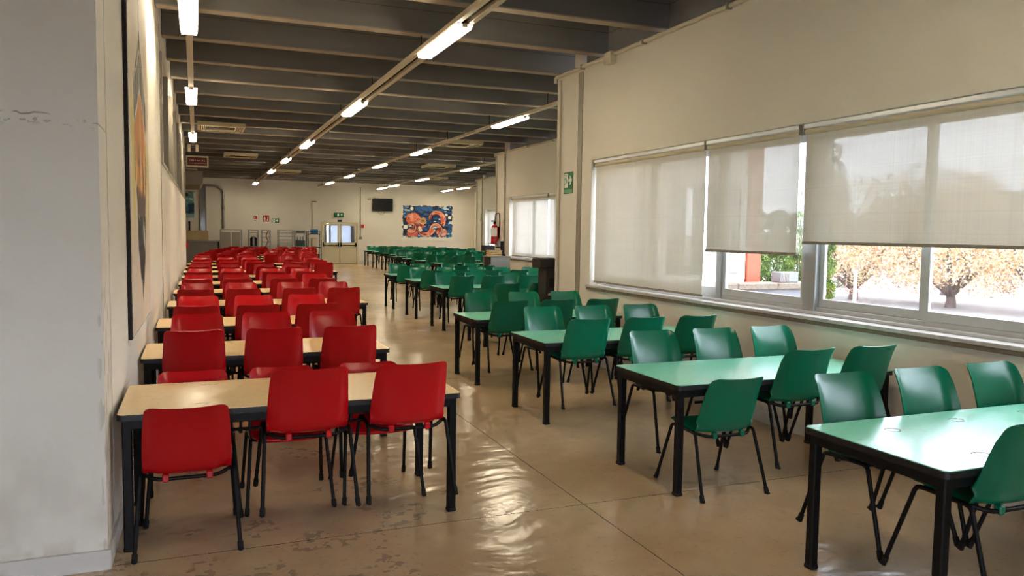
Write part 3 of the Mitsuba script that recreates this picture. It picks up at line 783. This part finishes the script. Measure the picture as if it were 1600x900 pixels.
put('front', bbox(-2.45, .88, 34.68, 34.72, .1, 1.12), M_greystrip, t)
put('leg', bbox(.84, .90, 34.62, 34.68, 0, 1.12), M_black, t)
put('leg', bbox(-2.45, -2.39, 34.62, 34.68, 0, 1.12), M_black, t)
put('back_panel', bbox(-2.5, .48, 35.25, 35.29, 1.17, 1.58), M_wood, t, label='pale board behind the counter')


def waves(p, n, uv):
    v = p.z + .05 * fbm(p.x * 7, p.z * 5, 1.0, 3)
    c = mix(C3(150, 176, 160), C3(96, 140, 140), smoothstep(.4, .6, fbm(p.x * 6, p.z * 6, 3.0, 3)))
    c = mix(C3(60, 110, 124), c, smoothstep(2.66, 2.8, v))
    c = mix(C3(28, 62, 92), c, smoothstep(.46, .52, noise(p.x * 5, v * 14, 2.0)) * smoothstep(2.35, 2.45, v) + smoothstep(2.78, 2.9, v))
    c = mix(C3(150, 180, 176), c, smoothstep(2.3, 2.42, v))
    return mix(c, C3(30, 36, 40), (1 - smoothstep(.06, .1, dr.sqrt(dr.square(p.x + .38) + dr.square(p.z - 3.22)))))


solo('wave_poster', bbox(-.62, -.06, 39.3, 39.315, 2.16, 3.33, .002), mat('waves', proc(waves), .6), 'teal wave painting hung at the far left of the end wall', 'painting')
solo('poster_rail', box(-.66, -.02, 39.29, FARY, 3.33, 3.36), M_greystrip, 'thin rail holding the teal wave painting', 'rail')
w6 = sroot('window_6')
put('frame', cat([bbox(.16, .21, FARY - .05, FARY, 1.5, 3.7), bbox(.41, .46, FARY - .05, FARY, 1.5, 3.7), bbox(.16, .46, FARY - .05, FARY, 3.6, 3.7), bbox(.16, .46, FARY - .05, FARY, 1.5, 1.56), bbox(.16, .46, FARY - .05, FARY, 2.55, 2.65)]), M_greystrip, w6)
put('pane', box(.2, .42, FARY - .02, FARY - .01, 1.5, 3.65), M_glassy, w6)
solo('wall_tap', cat([tube([(-.28, 39.4, 1.55), (-.28, 39.4, 2.0)], .04, 8), bbox(-.34, -.22, 39.38, 39.5, 1.5, 1.58)]), M_black, 'dark post fixed to the end wall below the wave painting', 'post')
t = thing('steel_pipe', 'grey steel pipe down the end wall left of the red signs', 'pipe')
put('run', tube(bez([(-1.0, 39.25, 3.72), (.9, 39.30, 3.66), (1.22, 39.42, 3.5), (1.22, 39.42, 1.7)], 5, .15), .05, 10), M_steel, t, 40)
put('clamp', bbox(1.15, 1.29, 39.35, FARY - .001, 2.6, 2.66), M_greystrip, t)

RX = lambda px: (1.08 + (px - 345) * .02947) * .9746


def rack(x0, x1, label, shelves, z=1.64, dark=False, y0=38.15, d=.62):
    t = thing('tray_trolley', label, 'trolley'); m = M_black if dark else M_steel
    for a_ in (x0, x1 - .035):
        for b_ in (y0, y0 + d - .035): put('post', bbox(a_, a_ + .035, b_, b_ + .035, .12, z), m, t)
    put('top_frame', cat([box(x0, x1, y0, y0 + .03, z - .03, z), box(x0, x1, y0 + d - .03, y0 + d, z - .03, z), box(x0, x0 + .03, y0, y0 + d, z - .03, z), box(x1 - .03, x1, y0, y0 + d, z - .03, z)]), m, t)
    for k in range(shelves):
        zz = .2 + (z - .35) * k / max(shelves - 1, 1)
        put('shelf', cat([bbox(x0 + .03, x1 - .03, y0 + .02, y0 + d - .02, zz, zz + .012, .002), box(x0 + .02, x1 - .02, y0, y0 + .02, zz, zz + .035)]), m, t)
    for a_ in (x0 + .017, x1 - .017):
        for b_ in (y0 + .02, y0 + d - .02):
            w = trimesh.creation.cylinder(.055, .03, sections=12); w.apply_transform(trimesh.transformations.rotation_matrix(math.pi / 2, (0, 1, 0))); w.apply_translation((a_, b_, .055))
            put('wheel', w, M_rubber, t, 30)
    put('fork', cat([box(a_ - .022, a_ - .017, b_ - .01, b_ + .01, .055, .13) for a_ in (x0 + .017, x1 - .017) for b_ in (y0 + .02, y0 + d - .02)]), m, t)
    return t


ra = rack(RX(344), RX(377), 'steel tray trolley with grey cover sheets, leftmost by the end wall', 1)
put('cover_sheet', bbox(RX(345), RX(359.5), 38.17, 38.18, .3, 1.52), mat('cover_grey', (150, 142, 130), .8), ra)
put('cover_sheet', bbox(RX(361), RX(374), 38.17, 38.18, .3, 1.52), 'mat_cover_grey', ra)
rb_ = rack(RX(387), RX(402), 'steel tray trolley with dark cloths hung inside by the end wall', 3)
put('hung_cloth', bbox(RX(389.5), RX(400), 38.3, 38.5, .55, 1.30, .06), M_cloth, rb_)
put('hung_cloth', bbox(RX(393), RX(396), 38.22, 38.29, .9, 1.36, .03), mat('grey_cloth', (150, 146, 150), .9), rb_)
rc_ = rack(RX(407), RX(421), 'steel tray trolley with a red hose beside the dark cloths', 7)
M_brownred = mat('hose_red', (130, 30, 34), 0.5)
solo('red_hose', tube(bez([(RX(417), 38.12, 1.60), (RX(413), 38.10, 1.35), (RX(417), 38.10, 1.1), (RX(412), 38.1, .85), (RX(416), 38.1, .5), (RX(416), 38.1, 0.02)], 4, .1), .02, 8), M_brownred, 'red hose hanging on the front of a steel tray trolley', 'hose', smooth=40)
rack(RX(433), RX(458), 'wide steel tray trolley with many empty shelves left of the bottle trolley', 9)
rd_ = rack(RX(460), RX(477), 'pale framed trolley loaded with dark bottle crates', 3)
for k in range(3):
    solo('bottle_crate', cat([bbox(RX(461.5), RX(475.5), 38.2, 38.7, .2 + .645 * k + .013, .2 + .645 * k + .32 if k < 2 else 1.6, .01)]) if k < 2 else bbox(RX(461.5), RX(475.5), 38.2, 38.7, 1.504, 1.60, .01),
         mat('crate%d' % k, [(30, 40, 44), (30, 56, 56), (26, 30, 30)][k], .5), 'dark bottle crate, %s from below on the pale framed trolley' % ORD[k], 'crate')
for i in range(9):
    x = RX(462.3) + i * .043
    solo('bottle', trimesh.creation.revolve(np.array([(0, 1.166), (.017, 1.167), (.018, 1.29), (.009, 1.33), (.009, 1.37), (0, 1.37)]), sections=8).apply_translation((x, 38.3, 0)) , mat('bottle%d' % i, [(190, 200, 200), (30, 70, 70), (226, 226, 220)][i % 3], .2),
         'small bottle standing in a row on the upper dark crate', 'bottle', 'bottles on the dark crates', 30)
re_ = rack(RX(480), RX(502), 'dark trolley with a blue tub on top, just left of the double door', 3, 1.60, True)
solo('blue_tub', bbox(RX(486), RX(497), 38.25, 38.65, 1.471, 1.60 + .10, .02), M_blue, 'blue plastic tub on the top shelf of the dark trolley by the door', 'tub')
solo('steel_bin', bbox(RX(486.5), RX(496), 38.2, 38.6, .84, 1.30, .04), M_rail, 'pale steel container on the middle shelf of the dark trolley', 'container')

# ------------------------------------------------------------------ end wall: double door, signs, television, octopus painting
dk = sroot('door_1')
put('frame', cat([bbox(5.72, 5.80, FARY - .03, FARY + .1, 0, 2.08), bbox(7.50, 7.58, FARY - .03, FARY + .1, 0, 2.08), bbox(5.72, 7.58, FARY - .03, FARY + .1, 2.0, 2.08)]), M_door, dk)
for k, (a_, b_) in enumerate(((5.81, 6.64), (6.66, 7.49))):
    lf = put('leaf', cat([bbox(a_, b_, FARY + .0, FARY + .04, .02, 1.06), bbox(a_, a_ + .09, FARY, FARY + .04, 1.04, 1.99), bbox(b_ - .09, b_, FARY, FARY + .04, 1.04, 1.99), bbox(a_, b_, FARY, FARY + .04, 1.90, 1.99)]), M_door, dk)
    put('pane', box(a_ + .08, b_ - .08, FARY + .018, FARY + .022, 1.05, 1.91), M_pane, lf)
    put('panic_bar', cat([tube([(a_ + .04, FARY - .07, .92), (b_ - .04, FARY - .07, .92)], .018, 8), bbox(a_ + .02, a_ + .07, FARY - .09, FARY, .86, 1.06), bbox(b_ - .07, b_ - .02, FARY - .09, FARY, .86, 1.06)]), M_black, lf, 40)
    put('kick_panel', bbox(a_ + .07, b_ - .07, FARY - .006, FARY, .12, .82), M_door, lf)
struct('wall_corridor', cat([box(-8, 6.42, 42.3, 42.5, 0, 4.62), box(7.7, 14, 42.3, 42.5, 0, 4.62), box(6.42, 7.7, 42.3, 42.5, 0, .9), box(6.42, 7.7, 42.3, 42.5, 2.3, 4.62), box(6.56, 6.66, 42.3, 42.5, .9, 2.3), box(7.12, 7.2, 42.3, 42.5, .9, 2.3), box(13.9, 14.1, FARY, 42.5, 0, 4.62)]), M_bright)
scene['mat_added_curtain'] = {'type': 'principledthin', 'base_color': rgb(206, 212, 224), 'roughness': .9, 'diff_trans': .5, 'eta': 1.3}
for a_, b_, n_ in ((6.66, 7.12, 'left'), (7.2, 7.7, 'right')): solo('curtain', box(a_, b_, 42.28, 42.283, .8, 2.35), 'mat_added_curtain', 'added pale curtain softening daylight behind the %s pane of the double door' % n_, 'curtain')  # curtains added to tone down the daylight seen through the door
put('closer', bbox(6.55, 6.75, FARY - .05, FARY, 2.09, 2.18), M_black, dk)
L_ = thing('emergency_light', 'lit green emergency exit sign above the double door', 'sign')
put('case', bbox(6.38, 6.84, FARY - .10, FARY, 2.32, 2.54, .01), M_signgreen, L_)
put('doorway', box(6.52, 6.60, FARY - .104, FARY - .1, 2.36, 2.50), M_signwhite, L_)
put('arrow', flat([(.02 + .14 * a_, .02 + .14 * b_) for a_, b_ in ARROW], (6.64, FARY - .1, 2.35), (1, 0, 0), (0, 0, 1), .003), M_signwhite, L_)
solo('alarm_box', bbox(7.72, 7.86, FARY - .06, FARY, 1.80, 1.98, .01), M_signred, 'small red alarm box right of the double door', 'box')
t = thing('wall_conduit', 'thin grey conduit down the end wall right of the double door', 'conduit')
put('run', bbox(7.66, 7.70, FARY - .03, FARY, 1.34, 3.82, .004), M_greystrip, t)
put('switch_box', bbox(7.62, 7.76, FARY - .05, FARY, 1.24, 1.36, .008), M_greystrip, t)
t = thing('wall_conduit', 'cream conduit with a bent top on the end wall left of the double door', 'conduit')
put('run', bbox(5.30, 5.36, FARY - .04, FARY, 1.6, 3.05, .006), M_pipe, t)
put('bend', bbox(5.30, 5.52, FARY - .05, FARY, 3.02, 3.09, .006), M_greystrip, t)


def wall_sign(name, x, z, w, h, m, label, marks):
    t = thing(name, label, 'sign')
    put('plate', bbox(x, x + w, FARY - .006, FARY, z, z + h, .001), m, t)
    for nm, q, mm in marks: put(nm, flat([(x + w * a_, z + h * b_) for a_, b_ in q], (0, FARY - .008, 0), (1, 0, 0), (0, 0, 1), .002), mm, t)


wall_sign('hose_sign', 2.55, 2.02, .20, .30, M_signwhite, 'white sign with a red field, leftmost of three on the end wall',
          [('red_field', [(.08, .42), (.92, .42), (.92, .95), (.08, .95)], M_signred), ('white_corner', [(.18, .55), (.5, .55), (.5, .88), (.18, .88)], M_signwhite), ('caption', [(.15, .12), (.7, .12), (.7, .24), (.15, .24)], mat('caption_pink', (200, 140, 136), .6))])
wall_sign('hydrant_sign', 3.00, 1.99, .28, .35, M_signred, 'red sign with white symbols, middle of three on the end wall',
          [('figure', [(.14, .2), (.34, .2), (.40, .5), (.30, .85), (.16, .85), (.08, .5)], M_signwhite), ('hose_symbol', [(.62, .25), (.84, .25), (.84, .82), (.70, .82), (.70, .5), (.62, .5)], M_signwhite), ('caption', [(.0, .0), (1, .0), (1, .12), (0, .12)], M_signwhite)])
exit_sign((3.40, FARY - .001, 1.98), (1, 0, 0), (0, 0, 1), .34, .22, 'green exit sign, rightmost of three signs on the end wall')

t = thing('television', 'black flat television fixed high on the end wall', 'television')
put('case', bbox(8.27, 9.31, FARY - .14, FARY - .07, 2.67, 3.31, .012), M_tv, t)
put('screen', box(8.30, 9.28, FARY - .143, FARY - .14, 2.71, 3.28), mat('screen', (20, 22, 24), .18, .6), t)
put('wall_mount', box(8.6, 9.0, FARY - .07, FARY, 2.85, 3.1), M_black, t)
put('cable', tube(bez([(8.58, FARY - .04, 2.72), (8.62, FARY - .04, 2.52), (8.75, FARY - .04, 2.46), (8.88, FARY - .04, 2.52), (8.90, FARY - .04, 2.72)], 5, .1), .008, 6), M_gap, t, 40)


def octopus(p, n, uv):
    x, z = p.x - 9.83, 3.01 - p.z                      # metres from the panel's top left corner, 2.69 x 1.80
    wob = (fbm(x * 6, z * 6, 1.0, 3) - .5)
    sea = mix(C3(16, 30, 70), C3(38, 92, 150), smoothstep(.42, .68, fbm(x * 4, z * 9, 2.0, 4)))
    sea = mix(sea, C3(196, 214, 226), smoothstep(.68, .72, fbm(x * 3.5, z * 11, 7.0, 3)))
    flesh = mix(C3(214, 92, 62), C3(236, 150, 120), smoothstep(.4, .65, fbm(x * 8, z * 8, 3.0, 3)))
    flesh = mix(flesh, C3(140, 44, 40), smoothstep(.56, .68, fbm(x * 6, z * 6, 5.0, 3)))

    def disc(cx, cz, r, soft=.02, sx=1.0, sz=1.0):
        return 1 - smoothstep(r - soft, r + soft, dr.sqrt(dr.square((x - cx) * sx) + dr.square((z - cz) * sz)) + wob * .06)

    def arc(cx, cz, r, w, a0, a1, grow):
        dx, dz = x - cx, z - cz
        ang = dr.atan2(dz, dx); ang = dr.select(ang < a0, ang + 2 * dr.pi, ang)
        tt = dr.clip((ang - a0) / (a1 - a0), 0, 1)
        tt = tt if grow else 1 - tt
        d = dr.sqrt(dr.square(dx) + dr.square(dz)) + wob * .06 - r
        ww = w * (.35 + .8 * tt)
        ok = dr.select(ang <= a1, 1.0, 0.0)
        ad = dr.abs(d)
        return (1 - smoothstep(ww - .012, ww + .012, ad)) * ok, smoothstep(.1, .7, d / ww) * ok, dr.exp(-dr.square((ad - ww) / .016)) * ok

    dark, pale = C3(70, 22, 24), C3(246, 206, 186)
    c = mix(sea, C3(14, 18, 40), smoothstep(.45, .6, fbm(x * 3, z * 3, 8.0, 3)) * (1 - smoothstep(.3, .9, x)) * .8)

    def blob(c, cx, cz, r, sx, sz, tone):
        e = dr.sqrt(dr.square((x - cx) * sx) + dr.square((z - cz) * sz)) + wob * .08
        c = mix(c, mix(tone, pale, (1 - smoothstep(.0, r * .8, dr.sqrt(dr.square((x - cx + r * .3) * sx) + dr.square((z - cz + r * .4) * sz)))) * .35), 1 - smoothstep(r - .02, r + .02, e))
        return mix(c, dark, dr.exp(-dr.square((e - r) / .018)) * .7)

    c = blob(c, 2.12, 1.38, .24, .8, 1.1, mix(flesh, pale, .45))
    c = blob(c, .59, .70, .39, .95, 1.22, flesh)
    c = blob(c, .92, .98, .27, 1.0, 1.0, flesh)
    c = blob(c, .55, 1.42, .25, .8, 1.1, mix(flesh, C3(196, 84, 90), .5))
    for q in ((1.22, 1.10, .40, .15, .25, 2.9, False), (.48, 1.15, .19, .10, -2.8, 2.6, True), (1.82, .72, .37, .15, -3.3, .75, True), (1.76, 1.24, .27, .13, -3.0, 1.1, True)):
        m, lit, out = arc(*q)
        c = mix(c, mix(flesh, pale, lit * .55), m); c = mix(c, dark, out * .75)
    c = blob(c, .95, 1.2, .12, 1.0, .8, pale)
    c = mix(c, C3(240, 206, 180), disc(1.09, .80, .18)); c = mix(c, dark, disc(1.09, .80, .145)); c = mix(c, C3(206, 140, 40), disc(1.09, .80, .125)); c = mix(c, C3(60, 30, 20), disc(1.09, .80, .05, .02, .7, 1.6))
    for q in ((.50, .16, .085), (.18, 1.12, .11), (2.53, .62, .08), (2.36, .46, .06)): c = mix(c, C3(240, 240, 236), disc(*q))
    blue = smoothstep(.5, .6, fbm(x * 5, z * 8, 9.0, 3)) * smoothstep(1.9, 2.2, x) * smoothstep(1.3, 1.5, z)
    c = mix(c, C3(24, 110, 160), blue)
    border = dr.minimum(dr.minimum(x, 2.69 - x), dr.minimum(z, 1.80 - z - .16)) + (fbm(x * 9, z * 9, 4.0, 3) - .5) * .16
    return mix(C3(226, 222, 210), c, smoothstep(.0, .04, border))


solo('octopus_painting', bbox(9.80, 12.55, FARY - .031, FARY - .001, 1.19, 3.03, .003), mat('octopus', proc(octopus), .6), 'large painting of an orange octopus in blue sea on the end wall', 'painting')
solo('small_vent_tv', bbox(8.05, 8.2, FARY - .1, FARY, 3.22, 3.3, .01), M_greystrip, 'small grey socket box left of the television', 'box')

# ceiling air units between the beams
for i, (x, y) in enumerate(((.56, 19.2), (1.33, 26.3), (3.40, 32.6), (6.45, 19.8), (8.0, 26.9), (9.6, 33.0))):
    t = thing('ceiling_air_unit', 'cream square air unit under the beams, %s' % ['nearest to the left lamp rail', 'second along behind the brown sign', 'beside the long central lamp rail', 'above the first rows of the second bay', 'above the third bay tables', 'farthest right near the end wall'][i], 'air vent')
    h = .5
    put('frame', cat([bbox(x - h, x + h, y - h, y - h + .16, 3.93, 4.02), bbox(x - h, x + h, y + h - .16, y + h, 3.93, 4.02), bbox(x - h, x - h + .2, y - h, y + h, 3.93, 4.02), bbox(x + h - .2, x + h, y - h, y + h, 3.93, 4.02)]), M_vent, t)
    put('grille', box(x - h + .2, x + h - .2, y - h + .16, y + h - .16, 3.96, 3.97), M_gap, t)
    for k in range(4):
        for s in (-1, 1): put('louvre', box(x + s * (h - .18 + k * .04), x + s * (h - .18 + k * .04) + .012, y - h + .1, y + h - .1, 3.925, 3.931), M_gap, t)

# ------------------------------------------------------------------ outside the windows
struct('ground', box(-40, 110, -60, 110, -.5, -.2), mat('pale_paving', proc(lambda p, n, uv: mix(C3(112, 112, 112), C3(126, 126, 126), fbm(p.x * .5, p.y * .5, 1.0, 3))), .9))
M_render = mat('white_render', proc(lambda p, n, uv: mix(C3(116, 117, 120), C3(128, 129, 132), fbm(p.x * 2, p.y * 2, p.z * 3, 3))), .8)
w8 = sroot('window_8')
put('frame', cat([bbox(7.70, 7.80, 9.77, 9.85, 1.0, 2.5), bbox(6.3, 6.38, 9.77, 9.85, 1.0, 2.5), bbox(6.3, 7.8, 9.77, 9.85, 1.0, 1.07), bbox(6.3, 7.8, 9.77, 9.85, 2.43, 2.5), bbox(7.02, 7.09, 9.77, 9.85, 1.0, 2.5)]), M_white, w8)
for a_, b_ in ((6.38, 7.02), (7.09, 7.70)): put('pane', box(a_, b_, 9.80, 9.804, 1.07, 2.43), M_pane, w8)
t = thing('parapet_wall', 'low white wall with a weathered stone cap outside the near window', 'wall')
put('wall', box(5.2, 8.86, 9.50, 9.68, -.2, .86), M_render, t)
for k in range(5): put('cap_stone', bbox(5.2 + k * .74, 5.2 + k * .74 + .733, 9.42, 9.76, .86, .96, .015), M_stone_dark, t)
solo('red_column', bbox(7.84, 8.10, 9.77, 10.03, -.2, 3.6, .01), mat('terracotta', (168, 78, 54), .7), 'square terracotta red column at the building corner outside the near window', 'column')
t = thing('air_conditioner', 'white outdoor air conditioner box beside the red column', 'air conditioner')
put('case', bbox(8.24, 8.58, 9.47, 9.70, .96, 1.12, .012), M_render, t)
put('grille', cat([box(8.26 + k * .03, 8.272 + k * .03, 9.46, 9.47, .98, 1.10) for k in range(5)]), M_greystrip, t)


def leaf_cloud(n, blobs, size, seed):
    g = np.random.default_rng(seed); w = np.array([b[3] ** 2 for b in blobs]); ch = g.choice(len(blobs), n, p=w / w.sum())
    c = np.array([b[:3] for b in blobs])[ch]; r = np.array([b[3] for b in blobs])[ch]
    d = g.normal(size=(n, 3)); d /= np.linalg.norm(d, axis=1, keepdims=True)
    p = c + d * (r * g.uniform(.45, 1, n) ** .6)[:, None]
    a = g.normal(size=(n, 3)); a /= np.linalg.norm(a, axis=1, keepdims=True); b = np.cross(a, g.normal(size=(n, 3))); b /= np.linalg.norm(b, axis=1, keepdims=True)
    s = (size * g.uniform(.6, 1.3, n))[:, None]
    v = np.stack([p - a * s, p + b * s * .5, p + a * s, p - b * s * .5], 1).reshape(-1, 3); k = np.arange(n)[:, None] * 4
    return trimesh.Trimesh(v, np.vstack([k + [0, 1, 2], k + [0, 2, 3]]), process=False)


def leaf_mat(name, a, b, c):
    scene['mat_' + name] = {'type': 'principledthin', 'roughness': .6, 'diff_trans': .9, 'eta': 1.3, 'base_color': proc(
        lambda p, n, uv: mix(mix(C3(*a), C3(*b), smoothstep(.35, .65, fbm(p.x * 1.5, p.y * 1.5, p.z * 1.5, 3))), C3(*c), smoothstep(.55, .75, cell_rand(p.x * 9, p.y * 9, p.z * 9))))}
    return 'mat_' + name


M_aut = leaf_mat('leaves_autumn', (226, 194, 160), (232, 214, 172), (198, 176, 160))
M_grn = leaf_mat('leaves_green', (84, 112, 56), (120, 144, 70), (70, 96, 50))
M_con = leaf_mat('leaves_conifer', (58, 84, 66), (72, 100, 80), (48, 72, 60))
M_bark = mat('bark', proc(lambda p, n, uv: mix(C3(92, 84, 84), C3(124, 114, 110), fbm(p.x * 9, p.y * 9, p.z * 4, 3))), .9)


def tree(x, y, label, seed, m, h=3.6, R=1.7, name='tree', group=None, n=24000):
    g = np.random.default_rng(seed); t = thing(name, label, 'tree', group); br, blobs = [], []
    fork = np.array([x, y, .12])
    br.append(tube([(x, y, -.25), (x + .03, y, .0), fork], [.16, .12, .11], 8))
    for k in range(7):
        a = k * 2 * math.pi / 7 + g.uniform(-.3, .3); rr = R * g.uniform(.55, .95); top = np.array([x + rr * math.cos(a), y + rr * math.sin(a), h * g.uniform(.35, .85)])
        mid = fork * .5 + top * .5 + np.array([.25 * math.cos(a), .25 * math.sin(a), -.15])
        br.append(tube([fork, mid, top], [.08, .05, .015], 6)); blobs += [(*top, .85), (*(mid * .4 + top * .6), .7)]
        for j in range(3):
            e = mid + g.normal(size=3) * np.array([.6, .6, .35]) + np.array([0, 0, .45]); br.append(tube([mid, (mid + e) / 2 + g.normal(size=3) * .06, e], [.035, .022, .008], 5)); blobs.append((*e, .6))
    blobs.append((x, y, h * .75, 1.0)); blobs += [(x + 1.5 * math.cos(q), y + 1.5 * math.sin(q), .75, .55) for q in np.arange(7) * .9 + seed]
    put('trunk', cat(br), M_bark, t, 50)
    tag(put('foliage', leaf_cloud(n, blobs, .042, seed), m, t), kind='stuff')


for i, (x, y) in enumerate(((18.3, 17.9), (18.9, 15.1), (19.4, 12.5), (19.8, 9.6), (23.5, 13.2), (23, 18.6))):
    tree(x, y, ['orange autumn tree at the left of the wide near window pane', 'yellow orange autumn tree behind the middle bar of the near window', 'autumn tree with a low fork in the rightmost window pane',
                'autumn tree outside beyond the right edge of the photo', 'rear autumn tree showing between the two nearest trees', 'rear autumn tree behind the leftmost autumn tree'][i], 40 + i, M_aut, 3.4 if i < 4 else 4.2, 1.7)
t = thing('dark_conifer', 'tall blue green conifer left of the autumn trees', 'tree')
put('trunk', tube([(22.2, 23.0, -.25), (22.2, 23.0, 5.5)], [.14, .03], 8), M_bark, t, 40)
tag(put('foliage', leaf_cloud(12000, [(22.2, 23.0, .6 + k * .7, 1.25 - .14 * k) for k in range(7)], .05, 5), M_con, t), kind='stuff')
for i in range(4):
    t = thing('hedge_bush', 'green bush behind the red column, %s from the left' % ORD[i], 'bush')
    x, y = 11.9 + i * .84, 14.6 + .2 * i
    put('stem', tube([(x, y, -.25), (x, y, 1.2)], [.06, .02], 6), M_bark, t, 40)
    tag(put('foliage', leaf_cloud(9000, [(x, y, .35, .40), (x, y, .95, .40), (x, y, 1.5, .38), (x, y, 2.0, .3)], .03, 60 + i), M_grn, t), kind='stuff')
t = thing('far_building', 'pale low building beyond the trees, seen through the blind', 'building')
put('wall', box(48, 60, 8, 40, -.2, 4.4), M_render, t)
put('roof', box(47.6, 60.4, 7.6, 40.4, 4.4, 4.7), M_greystrip, t)
for k in range(10): put('window', box(47.97, 48, 9.5 + k * 3, 11.2 + k * 3, 1.4, 3.0), M_glassy, t)
t = thing('lamp_post', 'slim pale post in front of the leftmost autumn tree', 'post')
put('pole', tube([(15.6, 15.2, -.2), (15.6, 15.2, .85)], [.05, .035], 8), M_white, t, 40)
put('base', box(15.5, 15.7, 15.1, 15.3, -.2, -.1), M_white, t)
